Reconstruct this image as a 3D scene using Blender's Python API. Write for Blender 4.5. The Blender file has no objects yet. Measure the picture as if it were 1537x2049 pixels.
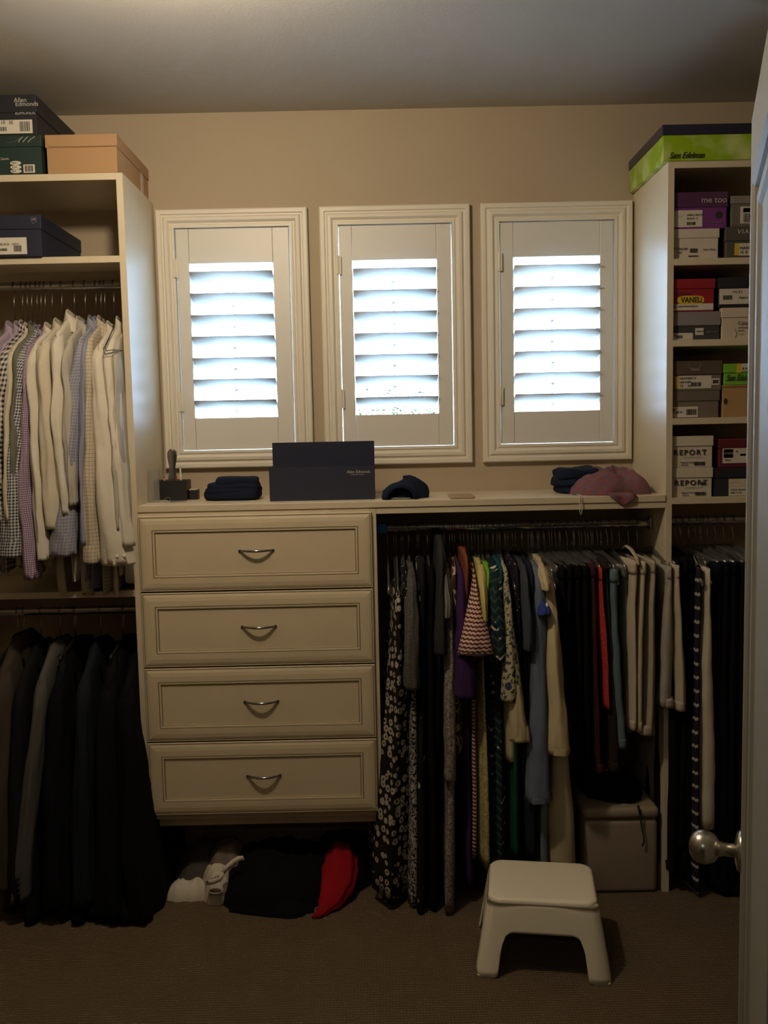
import bpy, math, random
import numpy as np
from mathutils import Vector, Matrix, noise

# ---------------------------------------------------------------- camera
F_PX = 1794.0
CAM = np.array([0.0, -3.267, 1.558])
PITCH, YAW, ROLL = map(math.radians, (5.095, 0.1075, -1.189))
_cp, _sp, _cy, _sy = math.cos(PITCH), math.sin(PITCH), math.cos(YAW), math.sin(YAW)
FW = np.array([_sy*_cp, _cy*_cp, -_sp]); _R = np.array([_cy, -_sy, 0.0]); _U = np.cross(_R, FW)
_c, _s = math.cos(ROLL), math.sin(ROLL)
RT, UP = _c*_R + _s*_U, -_s*_R + _c*_U
scene = bpy.context.scene
cd = bpy.data.cameras.new('camera'); cam = bpy.data.objects.new('camera', cd)
scene.collection.objects.link(cam); scene.camera = cam
cam.matrix_world = Matrix(((RT[0], UP[0], -FW[0], CAM[0]), (RT[1], UP[1], -FW[1], CAM[1]), (RT[2], UP[2], -FW[2], CAM[2]), (0, 0, 0, 1)))
cd.sensor_fit = 'VERTICAL'; cd.sensor_height = 36.0; cd.lens = F_PX*36.0/2049; cd.clip_start = 0.02
# ---------------------------------------------------------------- world, light, exposure
SKY = 25.0
LAMP_W = 35.0
BED_W = 5.0
world = bpy.data.worlds.new('world'); scene.world = world; world.use_nodes = True
bg = world.node_tree.nodes['Background']; bg.inputs[0].default_value = (0.44, 0.64, 1.0, 1); bg.inputs[1].default_value = SKY
scene.view_settings.view_transform = 'Standard'; scene.view_settings.look = 'None'
scene.view_settings.gamma = 1.0; scene.view_settings.use_curve_mapping = False
scene.view_settings.exposure = 0.15

COL = scene.collection
def ray(x, y): return FW + RT*(x-768.5)/F_PX - UP*(y-1024.5)/F_PX
def atY(x, y, Y): r = ray(x, y); return CAM + r*(Y-CAM[1])/r[1]
def atZ(x, y, Z): r = ray(x, y); return CAM + r*(Z-CAM[2])/r[2]
def sm(a, b, t): t = min(1, max(0, (t-a)/(b-a))); return t*t*(3-2*t)

# ---------------------------------------------------------------- materials
class NT:
    def __init__(s, name):
        s.m = bpy.data.materials.new(name); s.m.use_nodes = True; s.t = s.m.node_tree
        s.b = s.t.nodes['Principled BSDF']; s.out = s.t.nodes['Material Output']
    def n(s, typ, ins=None, **pr):
        o = s.t.nodes.new(typ)
        for k, v in pr.items(): setattr(o, k, v)
        for k, v in (ins or {}).items(): s.set(o.inputs[k], v)
        return o
    def set(s, sock, v):
        if isinstance(v, bpy.types.NodeSocket): s.t.links.new(v, sock)
        elif isinstance(v, (tuple, list)) and len(v) == 3 and sock.type == 'RGBA': sock.default_value = (*v, 1)
        else: sock.default_value = v
    def m_(s, op, a, b=0.0, c=0.0):
        o = s.n('ShaderNodeMath', {0: a, 1: b, 2: c}, operation=op); return o.outputs[0]
    def mix(s, f, a, b):
        o = s.n('ShaderNodeMix', {0: f, 6: a, 7: b}, data_type='RGBA'); return o.outputs[2]
    def uv(s):
        o = s.n('ShaderNodeUVMap'); x = s.n('ShaderNodeSeparateXYZ', {0: o.outputs[0]})
        return o.outputs[0], x.outputs[0], x.outputs[1]
    def scaled(s, vec, k):
        return s.n('ShaderNodeVectorMath', {0: vec, 1: (k, k, k) if not isinstance(k, tuple) else k}, operation='MULTIPLY').outputs[0]
    def noise(s, vec, sc, det=2.0):
        o = s.n('ShaderNodeTexNoise', {'Scale': sc, 'Detail': det})
        if vec is not None: s.t.links.new(vec, o.inputs['Vector'])
        return o
    def vor(s, vec, sc, feat='F1', rnd=1.0):
        return s.n('ShaderNodeTexVoronoi', {'Vector': vec, 'Scale': sc, 'Randomness': rnd}, feature=feat)
    def bump(s, h, st, dist=0.002):
        s.set(s.b.inputs['Normal'], s.n('ShaderNodeBump', {'Strength': st, 'Distance': dist, 'Height': h}).outputs[0])
    def fin(s, col, rough=0.6, metal=0.0, **kw):
        s.set(s.b.inputs['Base Color'], col); s.b.inputs['Roughness'].default_value = rough; s.b.inputs['Metallic'].default_value = metal
        for k, v in kw.items(): s.set(s.b.inputs[k], v)
        return s.m

def plain(name, col, rough=0.5, metal=0.0, var=0.06, nscale=12.0, bump=0.0, bscale=300.0, **kw):
    t = NT(name); tc = t.n('ShaderNodeTexCoord').outputs['Object']
    n = t.noise(tc, nscale, 3.0).outputs[0]
    c2 = tuple(max(0, c*(1-var*2)) for c in col)
    colr = t.mix(n, c2, tuple(min(1, c*(1+var)) for c in col))
    if bump: t.bump(t.noise(tc, bscale, 2.0).outputs[0], bump, 0.001)
    return t.fin(colr, rough, metal, **kw)

M = {}
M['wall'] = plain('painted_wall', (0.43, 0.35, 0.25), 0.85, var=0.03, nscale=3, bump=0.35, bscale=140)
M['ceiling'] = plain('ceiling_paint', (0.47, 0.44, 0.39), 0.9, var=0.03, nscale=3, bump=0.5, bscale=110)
M['bedwall'] = plain('bedroom_wall', (0.22, 0.19, 0.15), 0.9); M['wallside'] = plain('wall_darkened_to_cut_fill', (0.22, 0.175, 0.12), 0.9)  # side and front walls: same paint, colour darkened to cut bounced fill light
M['mel'] = plain('cream_melamine', (0.60, 0.52, 0.38), 0.42, var=0.02)
M['drawer'] = plain('cream_drawer_lacquer', (0.60, 0.51, 0.35), 0.45, var=0.03)
M['glaze'] = plain('dark_antique_glaze', (0.10, 0.065, 0.03), 0.6)
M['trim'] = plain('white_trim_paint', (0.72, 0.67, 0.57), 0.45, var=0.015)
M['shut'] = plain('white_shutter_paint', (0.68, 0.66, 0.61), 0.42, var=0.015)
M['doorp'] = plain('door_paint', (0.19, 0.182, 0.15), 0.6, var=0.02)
M['chrome'] = plain('chrome', (0.40, 0.40, 0.41), 0.16, 1.0)
M['nickel'] = plain('brushed_nickel', (0.50, 0.47, 0.40), 0.27, 1.0)
M['steel'] = plain('hook_steel', (0.22, 0.22, 0.22), 0.3, 1.0)
M['blackp'] = plain('black_plastic', (0.012, 0.012, 0.014), 0.45)
M['velvet'] = plain('black_velvet', (0.008, 0.008, 0.01), 0.9)
M['stool'] = plain('cream_stool_plastic', (0.80, 0.74, 0.59), 0.33, var=0.02, nscale=5)
M['bin'] = plain('taupe_bin_plastic', (0.27, 0.22, 0.16), 0.55, var=0.04)
M['bluecap'] = plain('blue_plastic', (0.03, 0.22, 0.75), 0.4)
M['redp'] = plain('red_plastic', (0.5, 0.02, 0.02), 0.4)
M['gold'] = plain('gold_metal', (0.52, 0.40, 0.27), 0.35, 0.7)
M['ink'] = plain('black_ink', (0.02, 0.02, 0.022), 0.7)
M['sash'] = plain('white_vinyl', (0.8, 0.8, 0.78), 0.4)
M['concrete'] = plain('ground_outside', (0.32, 0.34, 0.34), 0.9)
M['leaf'] = plain('leaf_green', (0.040, 0.050, 0.005), 0.9, var=0.25, nscale=2)
M['bark'] = plain('bark', (0.12, 0.08, 0.05), 0.9)
def clear_plastic():
    t = NT('clear_plastic'); tr = t.n('ShaderNodeBsdfTransparent', {0: (0.88, 0.89, 0.88)}); gl = t.n('ShaderNodeBsdfGlossy', {0: (0.9, 0.9, 0.9), 'Roughness': 0.12})
    lw = t.n('ShaderNodeLayerWeight', {0: 0.45}); f = t.m_('ADD', t.m_('MULTIPLY', lw.outputs['Facing'], 0.6), 0.22)
    df = t.n('ShaderNodeBsdfDiffuse', {0: (0.5, 0.5, 0.5)}); m0 = t.n('ShaderNodeMixShader', {0: 0.16, 1: tr.outputs[0], 2: df.outputs[0]})
    mx = t.n('ShaderNodeMixShader', {0: f, 1: m0.outputs[0], 2: gl.outputs[0]}); t.t.links.new(mx.outputs[0], t.out.inputs[0]); return t.m
M['clear'] = clear_plastic()
def glass():
    t = NT('window_glass'); tr = t.n('ShaderNodeBsdfTransparent', {0: (0.95, 0.98, 0.96)}); gl = t.n('ShaderNodeBsdfGlossy', {0: (1, 1, 1), 'Roughness': 0.02})
    mx = t.n('ShaderNodeMixShader', {0: 0.06, 1: tr.outputs[0], 2: gl.outputs[0]}); t.t.links.new(mx.outputs[0], t.out.inputs[0]); return t.m
M['glass'] = glass()
def lampglass():
    t = NT('lit_lamp_glass'); return t.fin((0.9, 0.85, 0.75), 0.4, **{'Emission Color': (1.0, 0.72, 0.42), 'Emission Strength': 1.0})
M['lampglass'] = lampglass()
def carpet():
    t = NT('ribbed_carpet'); tc = t.n('ShaderNodeTexCoord').outputs['Object']
    xyz = t.n('ShaderNodeSeparateXYZ', {0: tc})
    n1 = t.noise(tc, 260, 3).outputs[0]; n2 = t.noise(tc, 7, 3).outputs[0]
    wob = t.m_('MULTIPLY', t.noise(tc, 60, 2).outputs[0], 0.006)
    row = t.m_('SINE', t.m_('MULTIPLY', t.m_('ADD', xyz.outputs[1], wob), 2*math.pi/0.0105))
    col = t.m_('SINE', t.m_('MULTIPLY', t.m_('ADD', xyz.outputs[0], wob), 2*math.pi/0.009))
    h = t.m_('ADD', t.m_('MULTIPLY', row, 0.5), t.m_('ADD', t.m_('MULTIPLY', col, 0.2), t.m_('MULTIPLY', n1, 1.2)))
    c = t.mix(n1, (0.055, 0.036, 0.018), (0.24, 0.165, 0.09))
    c = t.mix(t.m_('MULTIPLY', n2, 0.5), c, (0.10, 0.075, 0.04))
    c = t.mix(t.m_('MULTIPLY', t.m_('ADD', row, 1.0), 0.22), c, (0.05, 0.033, 0.018))
    t.bump(h, 0.9, 0.004)
    return t.fin(c, 0.95)
M['carpet'] = carpet()

def fabric(name, kind='solid', c1=(0.5, 0.5, 0.5), c2=(0, 0, 0), s=100.0, rough=0.92, k=0.5, c3=None):
    t = NT(name); uv, u, v = t.uv(); uv = t.n('ShaderNodeVectorMath', {0: uv, 1: (0.0, 0.0, 0.0)}, operation='ADD').outputs[0]
    gt = lambda a, b: t.m_('GREATER_THAN', a, b); lt = lambda a, b: t.m_('LESS_THAN', a, b)
    mul = lambda a, b: t.m_('MULTIPLY', a, b); add = lambda a, b: t.m_('ADD', a, b); fr = lambda a: t.m_('FRACT', a)
    def warp(sc, amt):
        nn = t.n('ShaderNodeVectorMath', {0: t.noise(uv, sc).outputs['Color'], 1: (amt, amt, amt)}, operation='MULTIPLY').outputs[0]
        return t.n('ShaderNodeVectorMath', {0: uv, 1: nn}, operation='ADD').outputs[0]
    if kind == 'solid': col = t.mix(mul(t.noise(uv, 14).outputs[0], 0.4), c1, tuple(c*0.72 for c in c1))
    elif kind == 'gingham':
        a = gt(fr(mul(u, s)), 0.5); b = gt(fr(mul(v, s)), 0.5); col = t.mix(mul(add(a, b), 0.5), c1, c2)
    elif kind == 'check':
        a = lt(fr(mul(u, s)), k); b = lt(fr(mul(v, s)), k); col = t.mix(t.m_('MAXIMUM', a, b), c1, c2)
    elif kind == 'stripe':
        w = mul(t.m_('SINE', mul(u, 420.0)), 0.0016); col = t.mix(lt(fr(mul(add(v, w), s)), k), c1, c2)
    elif kind == 'vstripe': col = t.mix(lt(fr(mul(u, s)), k), c1, c2)
    elif kind == 'rings':
        vv = t.vor(warp(40, 0.008), s, 'F1', 0.62); d = vv.outputs[0]
        cs = t.n('ShaderNodeSeparateXYZ', {0: vv.outputs['Color']}).outputs[0]
        rad = add(mul(cs, 0.13), 0.34)
        f = mul(lt(d, rad), gt(d, 0.15)); col = t.mix(f, c2, c1)
    elif kind == 'dots': col = t.mix(lt(t.vor(uv, s).outputs[0], k), c1, c2)
    elif kind == 'floral':
        vv = t.vor(warp(60, 0.02), s); cs = t.n('ShaderNodeSeparateXYZ', {0: vv.outputs['Color']}).outputs[0]
        f = mul(lt(vv.outputs[0], k), gt(cs, 0.55)); col = t.mix(f, c1, c2)
        if c3: col = t.mix(mul(gt(t.noise(uv, s*2.5).outputs[0], 0.56), 1.0), col, c3)
    elif kind == 'leaf':
        d = t.vor(warp(20, 0.03), s, 'DISTANCE_TO_EDGE').outputs[0]; f = lt(d, 0.05)
        big = gt(t.noise(uv, 18).outputs[0], 0.60)
        col = t.mix(t.m_('MAXIMUM', f, big), c1, c2)
    elif kind == 'chevron':
        z = mul(t.m_('ABSOLUTE', t.m_('SUBTRACT', fr(mul(u, 26.0)), 0.5)), 0.03)
        f = lt(fr(mul(add(v, z), s)), 0.3); col = t.mix(f, c1, c2)
        hi = mul(mul(f, gt(t.noise(uv, 22).outputs[0], 0.61)), 1.0); col = t.mix(hi, col, c3)
    elif kind == 'tweed': col = t.mix(t.m_('MULTIPLY', gt(t.noise(uv, s, 1).outputs[0], 0.52), 1.0), c1, c2)
    elif kind == 'paisley':
        nn = t.noise(warp(20, 0.06), s, 4).outputs[0]; f = gt(t.m_('SINE', mul(nn, 38.0)), 0.1)
        col = t.mix(f, c1, c2)
        if c3: col = t.mix(gt(t.noise(uv, s*0.6).outputs[0], 0.56), col, c3)
    wv = t.m_('ADD', t.m_('SINE', mul(u, 2600.0)), t.m_('SINE', mul(v, 2600.0)))
    h = add(mul(wv, 0.02), t.noise(uv, 28, 4).outputs[0]); t.bump(h, 0.35, 0.006)
    return t.fin(col, rough, **{'Specular IOR Level': 0.12})
FB = {
 'white': fabric('white_cotton', c1=(0.62, 0.57, 0.48)), 'cream': fabric('cream_cotton', c1=(0.56, 0.50, 0.39)),
 'creamk': fabric('cream_knit', c1=(0.50, 0.42, 0.26)), 'palegrey': fabric('pale_grey_cotton', c1=(0.42, 0.39, 0.33)),
 'lav': fabric('lavender_stripe_cotton', 'vstripe', (0.42, 0.35, 0.42), (0.24, 0.19, 0.28), 160, k=0.4),
 'ging': fabric('black_white_gingham', 'gingham', (0.02, 0.015, 0.03), (0.55, 0.5, 0.46), 62),
 'olive': fabric('grey_green_cotton', c1=(0.14, 0.14, 0.11)),
 'navyck': fabric('navy_white_check', 'gingham', (0.012, 0.018, 0.035), (0.5, 0.5, 0.48), 105),
 'purpck': fabric('purple_mini_check', 'check', (0.44, 0.38, 0.42), (0.14, 0.07, 0.17), 150, k=0.32),
 'blueck': fabric('blue_grid_cotton', 'check', (0.20, 0.205, 0.27), (0.34, 0.34, 0.38), 100, k=0.2),
 'bluest': fabric('blue_fine_stripe', 'vstripe', (0.17, 0.18, 0.27), (0.30, 0.31, 0.38), 300, k=0.4),
 'tanck': fabric('cream_windowpane_check', 'check', (0.50, 0.43, 0.33), (0.20, 0.16, 0.13), 85, k=0.1),
 'brgrey': fabric('brown_grey_wool', c1=(0.055, 0.044, 0.034)), 'grey': fabric('grey_wool', c1=(0.085, 0.082, 0.076)),
 'char': fabric('charcoal_wool', c1=(0.009, 0.009, 0.0105)), 'navyw': fabric('navy_wool', c1=(0.011, 0.014, 0.021)),
 'black': fabric('black_cotton', c1=(0.004, 0.004, 0.0055)), 'blackb': fabric('black_wool', c1=(0.0045, 0.0045, 0.0075)),
 'leopard': fabric('leopard_ring_print', 'rings', (0.36, 0.33, 0.27), (0.012, 0.009, 0.007), 37),
 'bwdots': fabric('black_white_dots', 'dots', (0.01, 0.01, 0.012), (0.55, 0.53, 0.48), 75, k=0.22),
 'bwfern': fabric('black_white_fern_print', 'paisley', (0.02, 0.02, 0.02), (0.42, 0.4, 0.35), 40),
 'tweed': fabric('charcoal_tweed', 'tweed', (0.015, 0.015, 0.017), (0.17, 0.16, 0.145), 520),
 'bflor': fabric('black_floral', 'floral', (0.008, 0.008, 0.011), (0.45, 0.43, 0.36), 26, k=0.26),
 'dgrey': fabric('dark_grey_knit', c1=(0.028, 0.028, 0.030)), 'ggreen': fabric('sage_grey_cotton', c1=(0.19, 0.19, 0.165)),
 'mott': fabric('mottled_grey_paisley', 'paisley', (0.27, 0.24, 0.19), (0.12, 0.10, 0.095), 42),
 'brleaf': fabric('maroon_leaf_print', 'leaf', (0.055, 0.018, 0.018), (0.42, 0.32, 0.19), 22),
 'purple': fabric('purple_knit', c1=(0.045, 0.018, 0.08)), 'rust': fabric('rust_cotton', c1=(0.20, 0.06, 0.03)),
 'mstripe': fabric('maroon_pink_stripe', 'stripe', (0.085, 0.018, 0.022), (0.58, 0.42, 0.34), 78, k=0.55),
 'mstriped': fabric('maroon_stripe_rib', 'stripe', (0.035, 0.02, 0.025), (0.09, 0.06, 0.06), 120, k=0.4),
 'yellow': fabric('pale_yellow_knit', c1=(0.50, 0.42, 0.16)), 'ylace': fabric('yellow_lace', 'paisley', (0.47, 0.40, 0.18), (0.30, 0.25, 0.10), 40),
 'lime': fabric('lime_cotton', c1=(0.17, 0.42, 0.04)),
 'teal': fabric('teal_chevron_print', 'chevron', (0.010, 0.022, 0.026), (0.035, 0.06, 0.06), 34, c3=(0.5, 0.5, 0.44)),
 'tealp': fabric('teal_cotton', c1=(0.01, 0.07, 0.10)), 'green': fabric('bottle_green_knit', c1=(0.006, 0.06, 0.035)),
 'gflor': fabric('navy_green_floral_on_cream', 'floral', (0.38, 0.34, 0.22), (0.03, 0.04, 0.09), 32, k=0.42, c3=(0.04, 0.06, 0.05)),
 'rdots': fabric('black_red_dots', 'dots', (0.012, 0.01, 0.02), (0.36, 0.2, 0.2), 60, k=0.16),
 'slate': fabric('slate_grey_knit', c1=(0.045, 0.052, 0.066)), 'navyk': fabric('navy_knit', c1=(0.014, 0.016, 0.03)),
 'bgrey': fabric('blue_grey_knit', c1=(0.115, 0.14, 0.20)), 'bgrey2': fabric('pale_blue_grey_knit', c1=(0.17, 0.20, 0.25)),
 'royal': fabric('royal_blue_print', 'floral', (0.03, 0.045, 0.22), (0.6, 0.57, 0.5), 30, k=0.2),
 'maroon': fabric('dark_maroon_cotton', c1=(0.045, 0.014, 0.016)), 'redpr': fabric('red_dot_ribbon', 'dots', (0.42, 0.035, 0.025), (0.45, 0.20, 0.12), 90, k=0.2),
 'dbrown': fabric('dark_brown_cotton', c1=(0.026, 0.018, 0.016)),
 'denim': fabric('grey_blue_denim', c1=(0.10, 0.15, 0.17)), 'dgreen': fabric('grey_green_twill', c1=(0.115, 0.13, 0.12)),
 'beige': fabric('beige_chino', c1=(0.36, 0.32, 0.24)), 'creamp': fabric('cream_twill', c1=(0.46, 0.39, 0.30)), 'beige2': fabric('sand_chino', c1=(0.30, 0.26, 0.19)),
 'silver': fabric('crinkled_stone_cotton', c1=(0.33, 0.30, 0.25)), 'linen': fabric('crinkled_linen', c1=(0.52, 0.46, 0.36)),
 'tie': fabric('striped_scarf_print', 'stripe', (0.02, 0.014, 0.025), (0.38, 0.36, 0.33), 22, k=0.22),
 'bwstripe': fabric('black_cream_stripe', 'vstripe', (0.01, 0.01, 0.012), (0.42, 0.4, 0.33), 30, k=0.4),
 'navyf': fabric('navy_cloth', c1=(0.010, 0.014, 0.032)), 'jean': fabric('dark_denim', c1=(0.010, 0.016, 0.035)),
 'paisred': fabric('red_grey_paisley', 'paisley', (0.24, 0.045, 0.055), (0.15, 0.11, 0.13), 130, c3=(0.09, 0.11, 0.13)),
 'red': fabric('red_jersey', c1=(0.27, 0.006, 0.012)), 'tshirtw': fabric('white_jersey', c1=(0.66, 0.60, 0.50)), 'tshirtg': fabric('grey_jersey', c1=(0.19, 0.16, 0.13)),
 'tshirtd': fabric('dark_grey_jersey', c1=(0.075, 0.07, 0.062)),
}
def card(name, col, rough=0.6, **kw): return plain(name, col, rough, var=0.03, **kw)
CB = {
 'black': card('black_card', (0.013, 0.013, 0.020)), 'navy': card('navy_card', (0.010, 0.013, 0.034)), 'dgreen': card('dark_green_card', (0.010, 0.028, 0.022)),
 'kraft': card('kraft_card', (0.38, 0.225, 0.11), 0.8), 'kraft2': card('plain_kraft_card', (0.40, 0.24, 0.10), 0.8),
 'limebox': None, 'navylid': card('glossy_navy_card', (0.022, 0.022, 0.045), 0.2), 'purple': card('purple_card', (0.16, 0.035, 0.20), 0.4),
 'purplelid': card('dark_purple_gloss_card', (0.085, 0.03, 0.085), 0.12), 'white': card('white_card', (0.58, 0.52, 0.43)), 'grey': card('grey_card', (0.135, 0.125, 0.105)),
 'greylid': card('light_grey_card', (0.22, 0.20, 0.175)), 'dgrey': card('dark_grey_card', (0.075, 0.07, 0.06)), 'red': card('red_card', (0.27, 0.012, 0.025), 0.45),
 'yellow': card('yellow_print', (0.62, 0.43, 0.02)), 'lavgrey': card('lavender_grey_card', (0.22, 0.20, 0.21)), 'charc': card('charcoal_card', (0.045, 0.042, 0.048)),
 'cream': card('cream_card', (0.58, 0.50, 0.38)), 'brown': card('brown_card', (0.085, 0.06, 0.045)), 'taupe': card('taupe_card', (0.16, 0.135, 0.10)), 'taupe2': card('taupe_lid_card', (0.135, 0.11, 0.085)),
 'lime': card('lime_card', (0.17, 0.42, 0.03), 0.4), 'maroon': card('maroon_card', (0.11, 0.006, 0.02)), 'sticker': card('sticker_paper', (0.60, 0.56, 0.48)),
 'silver': card('silver_ink', (0.45, 0.43, 0.40), 0.5), 'tape': card('shiny_tape', (0.45, 0.42, 0.36), 0.25), 'magenta': card('maroon_ink', (0.16, 0.01, 0.035)), 'shine': card('navy_felt', (0.006, 0.009, 0.030), 0.8),
}
def lime_marble():
    t = NT('marbled_lime_gloss'); tc = t.n('ShaderNodeTexCoord').outputs['Object']
    n = t.noise(tc, 14, 4).outputs[0]; f = t.n('ShaderNodeMapRange', {0: n, 1: 0.45, 2: 0.7}).outputs[0]
    t.bump(t.noise(tc, 6, 2).outputs[0], 0.25, 0.02)
    return t.fin(t.mix(f, (0.27, 0.44, 0.012), (0.52, 0.60, 0.20)), 0.12)
CB['limebox'] = lime_marble()

# ---------------------------------------------------------------- mesh builder
ORG = {}
class MB:
    def __init__(s): s.v = []; s.f = []; s.mi = []; s.uv = {}
    def box(s, x0, x1, y0, y1, z0, z1, mi=0):
        b = len(s.v)
        s.v += [(x0,y0,z0),(x1,y0,z0),(x1,y1,z0),(x0,y1,z0),(x0,y0,z1),(x1,y0,z1),(x1,y1,z1),(x0,y1,z1)]
        for q in ((0,3,2,1),(4,5,6,7),(0,1,5,4),(1,2,6,5),(2,3,7,6),(3,0,4,7)): s.f.append(tuple(b+i for i in q)); s.mi.append(mi)
        return s
    def grid(s, P, uv=None, mi=0, close=False, flip=False):
        m, n = len(P), len(P[0]); b = len(s.v)
        for i in range(m):
            for j in range(n):
                s.v.append(tuple(float(c) for c in P[i][j]))
                if uv is not None: s.uv[b+i*n+j] = (float(uv[i][j][0]), float(uv[i][j][1]))
        for i in range(m-1):
            for j in range(n if close else n-1):
                a, c = b+i*n+j, b+i*n+(j+1) % n
                q = (a, c, c+n, a+n) if not flip else (a, a+n, c+n, c)
                s.f.append(q); s.mi.append(mi)
        return b
    def fan(s, idx, mi=0): s.f.append(tuple(idx)); s.mi.append(mi)
    def tube(s, pts, r, seg=8, mi=0, flat=None, caps=True):
        pts = [Vector(p) for p in pts]; n = len(pts); rr = r if isinstance(r, (list, tuple)) else [r]*n
        T = []
        for i in range(n): T.append((pts[min(i+1, n-1)]-pts[max(i-1, 0)]).normalized())
        ref = Vector((0, 0, 1)) if abs(T[0].z) < 0.9 else Vector((1, 0, 0)); N = (ref - T[0]*ref.dot(T[0])).normalized(); P = []
        for i in range(n):
            N = (N - T[i]*N.dot(T[i])).normalized(); B = T[i].cross(N)
            P.append([pts[i] + N*math.cos(2*math.pi*j/seg)*rr[i]*(flat or 1) + B*math.sin(2*math.pi*j/seg)*rr[i] for j in range(seg)])
        b = s.grid(P, mi=mi, close=True)
        if caps: s.fan([b+j for j in range(seg)][::-1], mi); s.fan([b+(n-1)*seg+j for j in range(seg)], mi)
        return s
    def lathe(s, prof, c, ax='z', seg=24, mi=0, frame=None):
        P = []
        for r, h in prof:
            row = []
            for j in range(seg):
                a = 2*math.pi*j/seg; p = Vector((r*math.cos(a), r*math.sin(a), h))
                if frame is not None: p = frame @ p
                row.append(Vector(c)+p)
            P.append(row)
        b = s.grid(P, mi=mi, close=True); n = len(prof)
        s.fan([b+j for j in range(seg)][::-1], mi); s.fan([b+(n-1)*seg+j for j in range(seg)], mi)
        return s
    def loops(s, x0, x1, z0, z1, L, y, mats=None, hole=False):
        """concentric rectangular loops facing -Y; L = [(inset, outward)]"""
        b = len(s.v)
        for ins, o in L:
            s.v += [(x0+ins, y-o, z0+ins), (x1-ins, y-o, z0+ins), (x1-ins, y-o, z1-ins), (x0+ins, y-o, z1-ins)]
        for i in range(len(L)-1):
            for j in range(4):
                a = b+4*i+j; c = b+4*i+(j+1) % 4
                s.f.append((a, c, c+4, a+4)); s.mi.append(mats[i] if mats else 0)
        if not hole: s.f.append(tuple(b+4*(len(L)-1)+j for j in range(4))); s.mi.append(mats[-1] if mats else 0)
        return s
    def build(s, name, mat, parent=None, smooth=False, bevel=0.0, seg=2, world=True, loc=None, subsurf=0, solid=0.0, angle=None):
        me = bpy.data.meshes.new(name)
        o0 = ORG.get(parent.name) if (parent is not None and world) else None
        off = o0 if o0 is not None else (Vector((0, 0, 0)) if loc is None else Vector(loc) if world else Vector((0, 0, 0)))
        me.from_pydata([(v[0]-off[0], v[1]-off[1], v[2]-off[2]) for v in s.v], [], s.f)
        for mm in (mat if isinstance(mat, (list, tuple)) else [mat]): me.materials.append(mm)
        if any(s.mi): me.polygons.foreach_set('material_index', s.mi)
        if s.uv:
            ul = me.uv_layers.new(name='UVMap'); vi = np.empty(len(me.loops), dtype=np.int32); me.loops.foreach_get('vertex_index', vi)
            arr = np.zeros((len(s.v), 2), dtype=np.float32)
            for k, q in s.uv.items(): arr[k] = q
            ul.data.foreach_set('uv', arr[vi].ravel())
        if smooth: me.polygons.foreach_set('use_smooth', [True]*len(me.polygons))
        me.update()
        o = bpy.data.objects.new(name, me); COL.objects.link(o)
        if parent is not None: o.parent = parent; ORG[o.name] = o0 if o0 is not None else Vector((0, 0, 0))
        else:
            ORG[o.name] = off
            o.location = off if loc is not None else (0, 0, 0)
        if solid: md = o.modifiers.new('solid', 'SOLIDIFY'); md.thickness = solid; md.offset = -1
        if bevel: md = o.modifiers.new('bevel', 'BEVEL'); md.width = bevel; md.segments = seg; md.limit_method = 'ANGLE'; md.angle_limit = math.radians(40); md.harden_normals = False
        if subsurf: md = o.modifiers.new('sub', 'SUBSURF'); md.levels = subsurf; md.render_levels = subsurf
        return o
def empty(name, loc, label, cat, group=None, rz=0.0, kind=None):
    o = bpy.data.objects.new(name, None); o.empty_display_size = 0.05; COL.objects.link(o); o.location = loc; o.rotation_euler = (0, 0, rz)
    ORG[o.name] = Vector(loc) if not rz else Vector(loc); tag(o, label, cat, group, kind); return o
def tag(o, label=None, cat=None, group=None, kind=None):
    if label: o['label'] = label
    if cat: o['category'] = cat
    if group: o['group'] = group
    if kind: o['kind'] = kind
    return o
def struct(o): o['kind'] = 'structure'; return o
def text(s, size, mat, parent, pos, frame=None, name='lettering', shear=0.0, bold=0.0, ax='LEFT', world=True, spacing=1.0, sx=1.0):
    """flat lettering; default frame: reads left to right along +X, faces -Y"""
    cu = bpy.data.curves.new('t', 'FONT'); cu.body = s; cu.size = size; cu.shear = shear; cu.offset = bold*size*2.0; cu.align_x = ax; cu.extrude = 0.0002; cu.space_character = spacing; cu.resolution_u = 3
    ob = bpy.data.objects.new('t', cu); me = bpy.data.meshes.new_from_object(ob); bpy.data.objects.remove(ob)
    Fm = frame or Matrix(((1, 0, 0), (0, 0, -1), (0, 1, 0))).to_3x3()
    org = ORG.get(parent.name, Vector((0, 0, 0))) if world else Vector((0, 0, 0))
    for v in me.vertices: v.co = Fm @ Vector((v.co.x*sx, v.co.y, v.co.z)) + Vector(pos) - org
    me.materials.clear(); me.materials.append(mat); me.name = name
    o = bpy.data.objects.new(name, me); COL.objects.link(o); o.parent = parent; return o

# ---------------------------------------------------------------- room shell
H = 2.689; XL, XR = -1.62, 1.66; YB = -2.66
XA, XB = -0.789, 0.915; TH = 0.021; YF = -0.385; DEP = 0.385
ZC = 1.337; ZT = 2.381; Z2, Z3, Z4, Z5 = 2.083, 1.830, 1.5825, 1.327; ZLS, ZLB = 2.128, 1.062
WIN = [(-0.780, -0.244), (-0.2015, 0.331), (0.3696, 0.9077)]; WZ0, WZ1 = 1.441, 2.355
CW = 0.064   # casing width to the opening
holes = [(a+CW, b-CW) for a, b in WIN]; hz0, hz1 = WZ0+CW-0.004, WZ1-CW+0.004
w = MB(); WT = 0.16
w.box(XL, XR, 0, WT, 0, hz0); w.box(XL, XR, 0, WT, hz1, H)
xs = [XL] + [v for h in holes for v in h] + [XR]
for i in range(0, len(xs), 2): w.box(xs[i], xs[i+1], 0, WT, hz0, hz1)
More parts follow.
